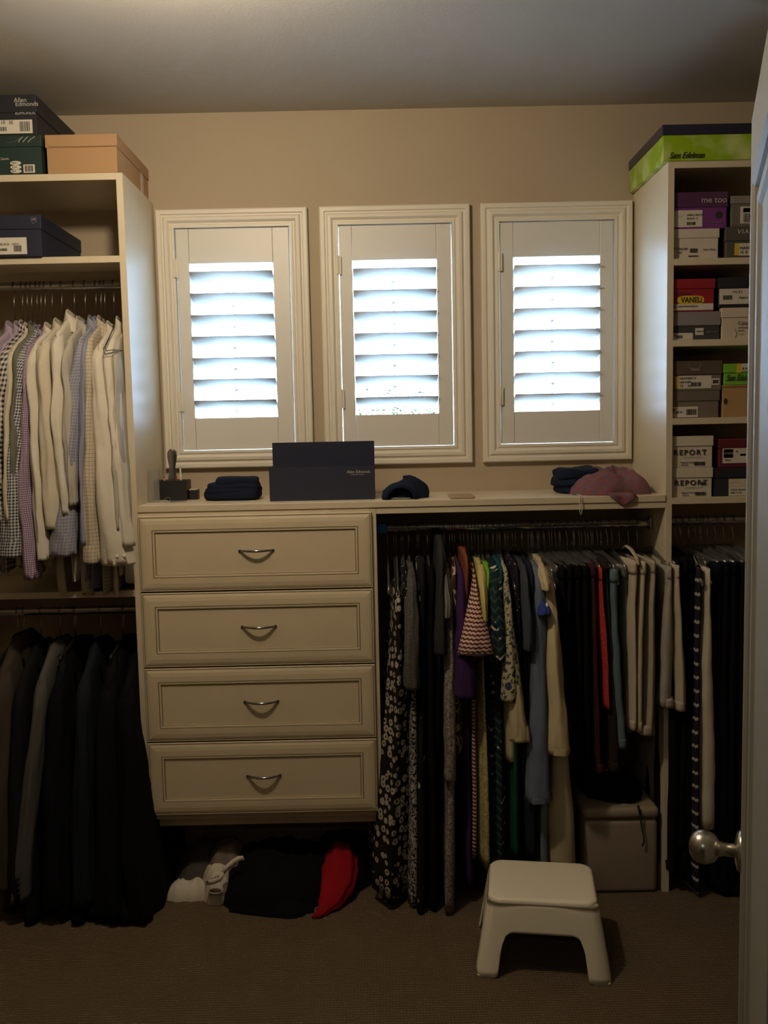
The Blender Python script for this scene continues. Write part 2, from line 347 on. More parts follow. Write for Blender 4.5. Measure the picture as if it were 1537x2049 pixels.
struct(w.build('wall_back', M['wall']))
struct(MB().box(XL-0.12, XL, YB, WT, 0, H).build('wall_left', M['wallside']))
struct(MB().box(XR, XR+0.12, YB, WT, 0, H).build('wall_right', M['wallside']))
struct(MB().box(-2.6, 2.6, -6.2, WT, -0.12, 0).build('floor', M['carpet']))
struct(MB().box(-2.6, 2.6, -6.2, WT, H, H+0.12).build('ceiling', M['ceiling']))
DX0, DX1, DZ = -0.50, 0.36, 2.05
f = MB(); f.box(-2.6, DX0, YB-0.12, YB, 0, H); f.box(DX1, 2.6, YB-0.12, YB, 0, H); f.box(DX0, DX1, YB-0.12, YB, DZ, H)
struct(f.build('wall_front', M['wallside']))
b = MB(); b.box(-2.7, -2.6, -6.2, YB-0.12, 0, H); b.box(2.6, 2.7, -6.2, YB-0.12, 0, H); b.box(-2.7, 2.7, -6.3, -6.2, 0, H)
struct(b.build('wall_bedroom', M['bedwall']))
jb = MB(); jb.box(DX0, DX0+0.018, YB-0.13, YB+0.01, 0, DZ); jb.box(DX1-0.018, DX1, YB-0.13, YB+0.01, 0, DZ); jb.box(DX0, DX1, YB-0.13, YB+0.01, DZ-0.018, DZ)
for sx0, sx1 in ((DX0-0.06, DX0), (DX1, DX1+0.06)): jb.box(sx0, sx1, YB, YB+0.012, 0, DZ+0.06)
jb.box(DX0, DX1, YB, YB+0.012, DZ, DZ+0.06)
struct(jb.build('trim_doorway', M['trim'], bevel=0.002))
struct(MB().box(-2.6, XL, WT-0.1, WT, 0, H).box(XR, 2.6, WT-0.1, WT, 0, H).build('wall_rear_closure', M['bedwall']))
bs = MB().box(XL, XR, -0.012, 0, 0, 0.08); struct(bs.build('baseboard_back', M['trim'], bevel=0.003))
struct(MB().box(XL, XL+0.012, YB, -0.02, 0, 0.08).build('baseboard_left', M['trim'], bevel=0.003))
struct(MB().box(XR-0.012, XR, YB, -0.02, 0, 0.08).build('baseboard_right', M['trim'], bevel=0.003))

# windows and shutters
OZ0, OZ1 = 1.6215, 2.168; PZ0, PZ1 = 1.5070, 2.2885
LZ = [2.136, 2.0605, 1.985, 1.9095, 1.834, 1.7585, 1.683]
opx = [(-0.6677, -0.3702), (-0.0885, 0.2115), (0.4846, 0.7925)]
pos3 = ['left', 'middle', 'right']; beside = ['left, beside the shirt unit', 'middle, behind the open navy box', 'right, beside the shoebox tower']
for i, (a, bx) in enumerate(WIN):
    wr = bpy.data.objects.new('window_%d' % (i+1), None); COL.objects.link(wr); wr.location = ((a+bx)/2, 0, WZ0); ORG[wr.name] = Vector(wr.location); struct(wr)
    prof = [(0, 0.0), (0, 0.020), (0.004, 0.024), (0.016, 0.024), (0.020, 0.019), (0.024, 0.019), (0.030, 0.026), (0.040, 0.027), (0.048, 0.018), (0.052, 0.018), (0.055, 0.022), (CW, 0.022), (CW, -0.03)]
    c = MB().loops(a, bx, WZ0, WZ1, prof, 0, hole=True); c.build('casing', M['trim'], wr)
    h0, h1 = a+CW, bx-CW
    rv = MB(); e = 0.003
    rv.loops(h0-e, h1+e, hz0-e, hz1+e, [(0, 0.0), (0.0031, 0.0), (0.0031, -WT)], 0.0, hole=True); rv.build('reveal', M['trim'], wr)
    sa = MB(); sy = 0.115
    for q in ((h0, h0+0.03, hz0, hz1), (h1-0.03, h1, hz0, hz1), (h0+0.03, h1-0.03, hz0, hz0+0.03), (h0+0.03, h1-0.03, hz1-0.03, hz1)): sa.box(q[0], q[1], sy, sy+0.03, q[2], q[3])
    sa.build('sash', M['sash'], wr, bevel=0.002)
    MB().box(h0+0.028, h1-0.028, sy+0.012, sy+0.016, hz0+0.028, hz1-0.028).build('pane', M['glass'], wr)
    # shutter leaf
    g = 0.0035; p0, p1 = h0+g, h1-g; o0, o1 = opx[i]; y0, y1 = -0.014, 0.014
    sh = empty('window_shutter', ((p0+p1)/2, 0, PZ0), 'white louvred wooden shutter leaf in the %s' % (['leftmost window, next to the shirts', 'middle window, behind the open navy box', 'rightmost window, next to the shoebox tower'][i]), 'shutter', 'window shutters')
    for x0, x1 in ((p0, o0), (o1, p1)):
        MB().box(x0, x1, y0, y1, PZ0, PZ1).build('stile', M['shut'], sh, bevel=0.0025)
    MB().box(o0+0.0006, o1-0.0006, y0+0.002, y1-0.002, OZ1, PZ1).build('rail', M['shut'], sh, bevel=0.0015)
    MB().box(o0+0.0006, o1-0.0006, y0+0.002, y1-0.002, PZ0, OZ0).build('rail', M['shut'], sh, bevel=0.0015)
    th = math.radians(22); half = 0.044; lm = None
    for z in LZ:
        cz = z - half*math.sin(th)
        if lm is None:
            lv = MB(); P = []
            for k in range(20):
                t = 2*math.pi*k/20; dy, dn = -half*math.cos(t), 0.0055*math.sin(t)
                yy = dy*math.cos(th) - dn*math.sin(th); zz = -dy*math.sin(th) + dn*math.cos(th)
                P.append([(o0+0.0015 - sh.location.x, yy+0.006, zz), (o1-0.0015 - sh.location.x, yy+0.006, zz)])
            P.append(P[0]); b0 = lv.grid(P); lv.fan([b0+2*k for k in range(20)]); lv.fan([b0+2*k+1 for k in range(20)][::-1])
            lo = lv.build('louver', M['shut'], sh, smooth=False, world=False); lm = lo.data
            lm.polygons.foreach_set('use_smooth', [len(p.vertices) == 4 for p in lm.polygons])
        else:
            lo = bpy.data.objects.new('louver', lm); COL.objects.link(lo); lo.parent = sh
        lo.location = (0, 0, cz - PZ0)
    rc = MB(); xc = (o0+o1)/2 - 0.005
    for z in LZ: rc.box(xc-0.006, xc+0.006, 0.040, 0.052, z-0.040, z-0.020)
    rc.box(xc-0.0025, xc+0.0025, 0.052, 0.056, LZ[-1]-0.04, LZ[0]-0.02); rc.build('tilt_rod', M['shut'], sh)
    for z in (PZ0+0.14, PZ1-0.17):
        hg = MB(); hg.tube([(h0-0.001, -0.0245, z), (h0-0.001, -0.0245, z+0.065)], 0.0042, 8); hg.box(h0-0.008, h0+0.010, -0.0235, -0.0222, z, z+0.065); hg.build('hinge', M['trim'], sh)

# outside
gr = MB().box(-30, 30, WT+0.02, 50, -0.3, -0.1); struct(gr.build('ground_outside', M['concrete']))
random.seed(5)
for i, (cx, cy, cz, rx, rz) in enumerate(((-3.6, 7.5, 0.9, 1.5, 1.0), (0.4, 6.8, 0.95, 1.5, 1.15), (4.2, 7.6, 0.95, 1.6, 1.15))):
    bu = empty('garden_bush', (cx, cy, -0.1), 'sunlit green bush outside the %s window' % pos3[i], 'bush', 'garden bushes')
    lf = MB()
    for k in range(5200):
        d = Vector((random.gauss(0, 1), random.gauss(0, 1), random.gauss(0, 1))).normalized()*random.uniform(0.6, 1.0)
        p = Vector((cx+d.x*rx, cy+d.y*1.1, cz+d.z*rz*(1+0.25*noise.noise(Vector((d.x*3, d.y*3, i*7))))))
        a = Vector((random.gauss(0, 1), random.gauss(0, 1), random.gauss(0, 1))).normalized(); t = a.cross(Vector((0, 0, 1))).normalized() if abs(a.z) < 0.95 else Vector((1, 0, 0))
        ls = random.uniform(0.4, 1.0); b2 = a.cross(t)*0.017*ls; t = t*0.030*ls; q = len(lf.v); lf.v += [tuple(p-t), tuple(p-b2), tuple(p+t), tuple(p+b2)]; lf.f.append((q, q+1, q+2, q+3)); lf.mi.append(0)
    tag(lf.build('foliage', M['leaf'], bu), kind='stuff')
    MB().tube([(cx, cy, -0.1), (cx+0.05, cy, 0.5), (cx, cy, 1.0)], [0.06, 0.05, 0.03], 8).build('stem', M['bark'], bu)

# ceiling lamp (out of the frame, lights the room)
LP = Vector((-0.45, -1.35, H))
lamp = empty('ceiling_lamp', LP, 'flush round ceiling lamp with frosted glass dome in front of the drawers', 'lamp')
MB().lathe([(0.17, 0), (0.17, -0.02), (0.15, -0.03)], LP, seg=32).build('lamp_base', M['nickel'], lamp, smooth=True)
dm = MB().lathe([(0.15, -0.03), (0.148, -0.05), (0.13, -0.075), (0.09, -0.095), (0.04, -0.104), (0.005, -0.105)], LP, seg=32).build('lamp_shade', M['lampglass'], lamp, smooth=True)
ld = bpy.data.lights.new('bulb', 'POINT'); ld.shadow_soft_size = 0.05; ld.energy = LAMP_W; ld.color = (1.0, 0.82, 0.58)
lo = bpy.data.objects.new('bulb', ld); COL.objects.link(lo); lo.location = LP + Vector((0, 0, -0.165))
# added fill lamp, unseen behind the camera, to light the door face
ld2 = bpy.data.lights.new('bedroom_fill_light', 'AREA'); ld2.shape = 'DISK'; ld2.size = 0.5; ld2.energy = BED_W; ld2.color = (0.95, 0.92, 0.80)
l2 = bpy.data.objects.new('bedroom_fill_light', ld2); COL.objects.link(l2); l2.location = (-1.0, -4.6, H-0.05)
lp2 = empty('added_bedroom_lamp', (-1.0, -4.6, H), 'added round fill lamp on the bedroom ceiling behind the doorway', 'lamp')
MB().lathe([(0.27, 0), (0.27, -0.035), (0.25, -0.045)], (-1.0, -4.6, H), seg=32).build('lamp_base', M['nickel'], lp2, smooth=True)

# ---------------------------------------------------------------- door at the right, standing open
pf = Vector(atZ(1504.5, 241, 2.03)); ang = math.radians(19.45); dd = Vector((math.sin(ang), math.cos(ang), 0)); nn = Vector((-dd.y, dd.x, 0))
DWID = 0.762; DTH = 0.035
door = bpy.data.objects.new('door_1', None); COL.objects.link(door); struct(door)
hp = pf - dd*DWID; door.location = (hp.x, hp.y, 0.012); door.rotation_euler = (0, 0, math.atan2(dd.y, dd.x))
# local frame: x along door from hinge, y = left face normal, z up
DH = 2.03-0.012
def dloops(mb, x0, x1, z0, z1, L, ysign, ybase, hole=False):
    b = len(mb.v)
    for ins, o in L: mb.v += [(x0+ins, ybase+ysign*o, z0+ins), (x1-ins, ybase+ysign*o, z0+ins), (x1-ins, ybase+ysign*o, z1-ins), (x0+ins, ybase+ysign*o, z1-ins)]
    for i in range(len(L)-1):
        for j in range(4):
            a = b+4*i+j; c = b+4*i+(j+1) % 4; mb.f.append((a, c, c+4, a+4)); mb.mi.append(0)
    if not hole: mb.f.append(tuple(b+4*(len(L)-1)+j for j in range(4))); mb.mi.append(0)
st = 0.118; ptop = 1.9135-0.012
leaf = MB()
dloops(leaf, 0, DWID, 0, DH, [(0, -DTH), (0, 0.0)], 1, 0, hole=True)
for ys, yb in ((1, 0.0), (-1, -DTH)):
    zb = 0.22
    q = len(leaf.v); P = [(0, zb*0), (st, 0), (DWID-st, 0), (DWID, 0)]
    for (x0, x1, z0, z1) in ((0, st, 0, DH), (DWID-st, DWID, 0, DH), (st, DWID-st, 0, zb), (st, DWID-st, ptop, DH)):
        q = len(leaf.v); leaf.v += [(x0, yb, z0), (x1, yb, z0), (x1, yb, z1), (x0, yb, z1)]; leaf.f.append((q, q+1, q+2, q+3)); leaf.mi.append(0)
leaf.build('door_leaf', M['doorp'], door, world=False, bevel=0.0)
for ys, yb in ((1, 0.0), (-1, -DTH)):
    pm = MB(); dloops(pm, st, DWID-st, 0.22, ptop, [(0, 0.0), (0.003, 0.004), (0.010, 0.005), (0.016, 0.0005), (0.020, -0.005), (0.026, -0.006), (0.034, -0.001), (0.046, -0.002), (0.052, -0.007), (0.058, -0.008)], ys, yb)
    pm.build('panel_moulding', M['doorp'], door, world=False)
kz = Vector(atY(1481, 1705, pf.y-0.06)).z - 0.012
kf = Matrix(((1, 0, 0), (0, 0, 1), (0, -1, 0)))   # lathe z -> local +y
kf = Matrix(((1, 0, 0), (0, 0, 1), (0, 1, 0))).to_3x3()
for ys, yb in ((1, 0.0), (-1, -DTH)):
    fr = Matrix(((1, 0, 0), (0, 0, ys), (0, 1, 0))).to_3x3()
    kn = MB().lathe([(0.004, 0), (0.033, 0.0), (0.033, 0.004), (0.028, 0.009), (0.014, 0.012)], (DWID-0.062, yb, kz), frame=fr, seg=32).build('knob_rose', M['nickel'], door, world=False, smooth=True)
    MB().lathe([(0.0105, 0.009), (0.0105, 0.030), (0.012, 0.032), (0.012, 0.036), (0.016, 0.038), (0.022, 0.043), (0.026, 0.052), (0.027, 0.060), (0.025, 0.069), (0.019, 0.077), (0.010, 0.081), (0.003, 0.082)], (DWID-0.062, yb, kz), frame=fr, seg=32).build('door_knob', M['nickel'], door, world=False, smooth=True)
MB().box(DWID-0.0005, DWID+0.0015, -DTH+0.006, -0.006, kz-0.028, kz+0.028).build('latch_plate', M['nickel'], door, world=False)

# ---------------------------------------------------------------- closet units
def board(par, name, x0, x1, y0, y1, z0, z1, lab=None):
    o = MB().box(x0, x1, y0, y1, z0, z1).build(name, M['mel'], par, bevel=0.001, seg=1)
    return o
def rod(par, x0, x1, z, left_end=True, blue=False):
    r = MB(); P = []
    for x in (x0, x1): P.append([(x, YR+0.0085*math.cos(t), z+0.0135*math.sin(t)) for t in [2*math.pi*k/20 for k in range(20)]])
    r.grid(P, close=True); o = r.build('hanging_rod', M['chrome'], par, smooth=True)
    for x, s in ((x0, 1), (x1, -1)):
        bl = blue and s == 1; q = 0.034 if bl else 0.012; MB().box(min(x, x+s*q), max(x, x+s*q), YR-0.018, YR+0.018, z-(0.016 if bl else 0.022), z+(0.018 if bl else 0.022)).build('rod_socket', M['bluecap'] if bl else M['nickel'], o, bevel=0.004)
YR = -0.24
ZRU, ZRM, ZRL, ZRR = 2.0626, 1.2329, 0.9731, 1.239
XL0 = -1.50
lu = empty('shelving_unit', (-1.15, -0.19, 0), 'cream closet unit at the left, with shirts above jackets and boxes on top', 'shelving')
board(lu, 'side_panel', XA-TH, XA, YF, -0.0005, 0, ZT); board(lu, 'side_panel', XL0-TH, XL0, YF, -0.0005, 0, ZT)
board(lu, 'shelf', XL0, XA-TH, YF, -0.0005, ZT-TH, ZT); board(lu, 'shelf', XL0, XA-TH, YF, -0.0005, ZLS-TH, ZLS); board(lu, 'shelf', XL0, XA-TH, YF, -0.0005, ZLB-TH, ZLB)
rod(lu, XL0, XA-TH, ZRU); rod(lu, XL0, XA-TH, ZRL)
XR1 = 1.56
ru = empty('shelving_unit', (1.24, -0.19, 0), 'cream closet tower at the right, shoeboxes on its shelves above hanging clothes', 'shelving')
board(ru, 'side_panel', XB, XB+TH, YF, -0.0005, 0, ZT); board(ru, 'side_panel', XR1, XR1+TH, YF, -0.0005, 0, ZT)
for z in (ZT, Z2, Z3, Z4, Z5): board(ru, 'shelf', XB+TH, XR1, YF, -0.0005, z-TH, z)
rod(ru, XB+TH, XR1, ZRR)
# drawer chest
XD0, XD1 = -0.041, -0.020
dc = empty('drawer_chest', (-0.40, -0.19, 0), 'cream chest of four wide glazed drawers under the left window', 'drawers')
board(dc, 'side_panel', XD0, XD1, YF, -0.0005, 0, ZC-TH-0.0005)
board(dc, 'top_board', XA, XD0-0.0005, YF, -0.0005, ZC-2*TH, ZC-TH-0.0005)
board(dc, 'bottom_board', XA, XD0, YF+0.01, -0.0005, 0.285, 0.306)
board(dc, 'toe_rail', XA, XD0, YF+0.05, YF+0.066, 0.245, 0.285)
DZ0, DZ1 = 0.308, 1.3055; dh = (DZ1-DZ0)/4
dm0 = None
for k in range(4):
    z0 = DZ0+k*dh+0.0025; z1 = DZ0+(k+1)*dh-0.0025; x0, x1 = -0.7868, -0.0355
    L = [(0, 0.0), (0, 0.012), (0.0015, 0.0135), (0.0035, 0.0135), (0.0040, 0.0125), (0.0060, 0.0140), (0.014, 0.0165), (0.026, 0.0180), (0.044, 0.0180), (0.0444, 0.0155), (0.0462, 0.0155), (0.0467, 0.0175), (0.0520, 0.0170), (0.0526, 0.0135), (0.0546, 0.0135), (0.0552, 0.0125)]
    mats = [0, 0, 0, 0, 1, 0, 0, 0, 0, 1, 0, 0, 0, 1, 0, 0]
    dr = MB().loops(x0, x1, z0, z1, L, YF-0.0005, mats); dr.box(x0+0.03, x1-0.03, YF+0.0005, -0.04, z0+0.01, z1-0.02)
    do = dr.build('drawer', [M['drawer'], M['glaze']], dc)
    hx = (-0.458, -0.350); hx = (-0.4615, -0.3555); yf = YF-0.0125; zc = (z0+z1)/2+0.006; hc = MB(); pts = []
    for q in range(17):
        t = q/16; pts.append((hx[0]+(hx[1]-hx[0])*t, yf-0.024*math.sin(math.pi*t)**0.8-0.001, zc))
    hc.tube(pts, [0.0034+0.001*math.sin(math.pi*q/16) for q in range(17)], 10); 
    for x in hx: hc.lathe([(0.006, 0), (0.006, 0.004), (0.004, 0.005)], (x, yf+0.0005, zc), frame=Matrix(((1, 0, 0), (0, 0, -1), (0, 1, 0))).to_3x3(), seg=12)
    hc.build('handle', M['chrome'], do, smooth=True)
mb_ = empty('hanging_bay', (0.45, -0.19, ZC-0.05), 'open hanging bay with chrome rod under the worktop, full of clothes', 'closet rod')
board(mb_, 'top_board', XD1+0.0005, XB, YF, -0.0005, ZC-2*TH, ZC-TH-0.0005)
rod(mb_, XD1, XB, ZRM, blue=True)
wt = MB().box(XA+0.0005, XB-0.0005, YF-0.004, -0.0005, ZC-TH, ZC).build('worktop', M['mel'], None, bevel=0.0015, loc=((XA+XB)/2, -0.19, ZC-TH))
tag(wt, 'long cream worktop under the three shuttered windows', 'worktop')

# ---------------------------------------------------------------- cloth
def sp(v, e): return math.copysign(abs(v)**e, v)
rs = random.Random(11)
def cloth_body(mb, prof, folds, seed, hemw=0.0, n=36, m=26, crumple=0.004, inner=True, uo=0.0):
    """prof: list of (z, y_near, y_far, half_thickness, dx); closed sleeve-like shell in local coords, z down is negative"""
    zz = [p[0] for p in prof]
    A = np.array(prof); ts = np.linspace(0, 1, m)**1.0
    s = np.concatenate([[0], np.cumsum(np.hypot(np.diff(A[:, 0]), np.diff(A[:, 1])))]); s /= s[-1]
    cols = [np.interp(ts, s, A[:, k]) for k in range(5)]
    P, UV = [], []; zt, zb = zz[0], zz[-1]; ph = [rs.uniform(0, 6.28) for _ in range(4)]
    rows = [(i, 1.0, 0.0) for i in range(m)]
    if inner: rows += [(m-1, 0.55, 0.0), (m-3, 0.4, 0.0)]
    off = Vector((seed*3.1, seed*1.7, 0))
    for (i, tk, _) in rows:
        z, yn, yf, t, dx = [c[i] for c in cols]; t *= tk; g = sm(0, 0.5, (zt-z)/(zt-zb+1e-6)); cy, hw = (yn+yf)/2, abs(yf-yn)/2
        row, ur = [], []
        for j in range(n+1):
            a = math.pi+2*math.pi*j/n; ca, sa = math.cos(a), math.sin(a)
            y = cy - hw*sp(ca, 0.85)*(1 if tk == 1 else 0.97); x = dx + t*sp(sa, 0.75)
            q = y*folds[1]
            x += folds[0]*g*(math.sin(q+ph[0]+1.5*z) + 0.6*math.sin(2.3*q+ph[1]-2*z)) + 0.18*t*math.sin(q*1.7+ph[2])*(1 if sa > 0 else -1)*g
            nv = noise.noise_vector(Vector((x*8, y*9, z*5))+off) * crumple + noise.noise_vector(Vector((x*20, y*22, z*14))+off) * crumple*0.45
            zh = z + hemw*sm(0.8, 1, i/(m-1))*(0.6*math.sin(y*19+ph[3]) - 0.5*abs(y-cy)/max(hw, .01))
            row.append((x+nv.x, y+nv.y*0.8, zh+nv.z*0.6)); ur.append(zh)
        cl = [0.0]
        for j in range(n): cl.append(cl[-1]+math.hypot(row[j+1][0]-row[j][0], row[j+1][1]-row[j][1]))
        P.append(row); UV.append([(uo+cl[j]-cl[n//2], ur[j]) for j in range(n+1)])
    b = mb.grid(P, UV); mb.fan([b+j for j in range(n)][::-1])
    return mb
def tube_cloth(mb, path, seed, n=32, m=36, crumple=0.004, inner=True, top_cap=True, rot=0.0, uo=0.0, fa=0.07):
    """path: (x,y,z,rx,ry) sleeve or trouser leg"""
    A = np.array(path); s = np.concatenate([[0], np.cumsum(np.linalg.norm(np.diff(A[:, :3], axis=0), axis=1))]); L = s[-1]; ts = np.linspace(0, L, m)
    # smooth interpolation
    c = []
    for k in range(5):
        v = np.interp(ts, s, A[:, k]); v2 = v.copy(); 
        for _ in range(3): v2[1:-1] = (v2[:-2]+v2[1:-1]*2+v2[2:])/4
        c.append(v2)
    rows = [(i, 1.0) for i in range(m)] + ([(m-1, 0.82), (m-3, 0.72)] if inner else [])
    P, UV = [], []; off = Vector((seed*5.3, 9.1, seed*2.2)); cr, sr = math.cos(rot), math.sin(rot)
    for i, kq in rows:
        x, y, z, rx, ry = [q[i] for q in c]; row, ur = [], []
        for j in range(n+1):
            a = 2*math.pi*j/n; px, py = rx*kq*math.cos(a), ry*kq*math.sin(a); px, py = px*cr-py*sr, px*sr+py*cr
            nv = noise.noise_vector(Vector(((x+px)*14, (y+py)*14, z*7))+off)*crumple + noise.noise_vector(Vector(((x+px)*34, (y+py)*34, z*20))+off)*crumple*0.4
            fl = 1+fa*(math.sin(3*a+seed+z*9)+0.7*math.sin(5*a+seed*2.3-z*14)+0.5*math.sin(8*a+seed*1.3+z*6))*sm(0, 0.25, i/m)
            row.append((x+px*fl+nv.x, y+py*fl+nv.y, z+nv.z*0.5)); ur.append((uo+a*(rx+ry)/2, z))
        P.append(row); UV.append(ur)
    b = mb.grid(P, UV)
    if top_cap: mb.fan([b+j for j in range(n)][::-1])
    return mb
def collar(mb, zn, w=0.055, t=0.030, stand=0.034, leaf=0.055, dx=0.0, n=32):
    P, UV = [], []; prof = [(zn-0.012, 1.0, 0), (zn+stand*0.6, 0.93, 0), (zn+stand, 0.95, 0), (zn+stand+0.003, 1.02, 0), (zn+stand-0.012, 1.16, 0.25), (zn+stand-leaf*0.6, 1.3, 0.6), (zn+stand-leaf, 1.42, 1)]
    for z, k, q in prof:
        row, ur = [], []
        for j in range(n+1):
            a = 0.18 + (2*math.pi-0.36)*j/n   # opening faces +x
            pt = max(0, 1-min(a, 2*math.pi-a)/0.9)
            row.append((dx+0.004+t*k*math.cos(a)*(1+0.35*q*pt), w*k*math.sin(a), z-q*0.030*pt-0.020*(1+math.cos(a))+0.008*(1-abs(math.sin(a))))); ur.append((a*0.05, z))
        P.append(row); UV.append(ur)
    mb.grid(P, UV); return mb

# hangers ---------------------------------------------------------------
HM = {}
def hanger_meshes():
    def hook(rod_r=0.0155, neck=-0.098, r=0.0014, curl=1):
        pts = [(0, 0, neck), (0, 0, -0.05), (0, 0.004, -0.034)]
        for k in range(11):
            a = math.radians(-50 + 25*k); pts.append((0, 0.001+rod_r*math.cos(a), rod_r*math.sin(a)))
        return MB().tube(pts, r, 6)
    def arm(half, drop, r, flat, neck=-0.10, thick=1):
        pts = []
        for k in range(-8, 9): t = k/8; pts.append((0, half*t, neck - drop*(abs(t)**1.25)))
        return MB().tube(pts, [r*(1.0-0.25*abs(k)/8) for k in range(-8, 9)], 8, flat=flat)
    HM['wire'] = [('hook', hook(), 'steel'), ('arm', MB().tube([(0, 0, -0.098), (0, 0, -0.125), (0, -0.12, -0.198), (0, -0.125, -0.208), (0, 0, -0.210), (0, 0.125, -0.208), (0, 0.12, -0.198), (0, 0, -0.125)], 0.0016, 6), 'steel')]
    cl = arm(0.205, 0.085, 0.0055, 2.4); cl.tube([(0, 0, -0.088), (0, 0, -0.118)], [0.005, 0.008], 8)
    HM['clear'] = [('hook', hook(), 'chrome'), ('arm', cl, 'clear')]
    bl = arm(0.21, 0.08, 0.0035, 2.4); st_ = arm(0.19, 0.115, 0.006, 2.0, neck=-0.145); st_.tube([(0, 0, -0.09), (0, 0, -0.15)], [0.003, 0.007], 8)
    HM['suit'] = [('hook', hook(), 'chrome'), ('arm', st_, 'velvet')]
    HM['velvet'] = [('hook', hook(), 'chrome'), ('arm', bl, 'velvet')]
    cb = arm(0.165, 0.030, 0.0065, 2.6); cb.tube([(0, 0, -0.088), (0, 0, -0.115)], [0.005, 0.008], 8)
    def clips(s):
        c = MB()
        for s in (s,):
            y = s*0.135; c.box(-0.0075, 0.0075, y-0.014, y+0.014, -0.185, -0.128); c.tube([(-0.012, y, -0.14), (0.012, y, -0.14)], 0.004, 8)
            c.box(-0.011, -0.0085, y-0.012, y+0.012, -0.165, -0.12); c.box(0.0085, 0.011, y-0.012, y+0.012, -0.165, -0.12)
        return c
    HM['clip'] = [('hook', hook(), 'chrome'), ('arm', cb, 'clear'), ('clip', clips(-1), 'clear'), ('clip', clips(1), 'clear'), ('clip_spring', MB().box(-0.0125, 0.0125, -0.141, -0.131, -0.146, -0.132), 'chrome'), ('clip_spring', MB().box(-0.0125, 0.0125, 0.131, 0.141, -0.146, -0.132), 'chrome')]
    cb2 = arm(0.165, 0.030, 0.006, 2.0)
    HM['clipblack'] = [('hook', hook(), 'chrome'), ('arm', cb2, 'blackp'), ('clip', clips(-1), 'blackp'), ('clip', clips(1), 'blackp')]
    for k in HM: HM[k] = [(n_, mb, m_, None) for n_, mb, m_ in HM[k]]
hanger_meshes(); HMESH = {}
HLAB = {'suit': 'black suit hanger', 'wire': 'thin wire hanger', 'clear': 'clear plastic hanger', 'velvet': 'slim black hanger', 'clip': 'clear plastic clip hanger', 'clipblack': 'black plastic clip hanger'}
def hanger(kind, X, zr, where, rot=0.0, lab=None):
    o = bpy.data.objects.new('clothes_hanger', None); o.empty_display_size = 0.05; COL.objects.link(o); o.location = (X, YR, zr); o.rotation_euler = (0, 0, rot)
    tag(o, lab or '%s hooked over the %s' % (HLAB[kind], where), 'hanger', None if lab else '%ss on the %s' % (HLAB[kind], where))
    for i, (n_, mb, m_, _) in enumerate(HM[kind]):
        key = (kind, i)
        if key not in HMESH:
            c = mb.build(n_, M[m_], o, smooth=(n_ != 'clip'), world=False); HMESH[key] = c.data
        else:
            c = bpy.data.objects.new(n_, HMESH[key]); COL.objects.link(c); c.parent = o
    return o
RODS = {'U': (ZRU, 'upper left rod'), 'L': (ZRL, 'lower left rod'), 'M': (ZRM, 'middle rod'), 'R': (ZRR, 'right tower rod')}
PXM = 1.0/F_PX
cnt = [0]
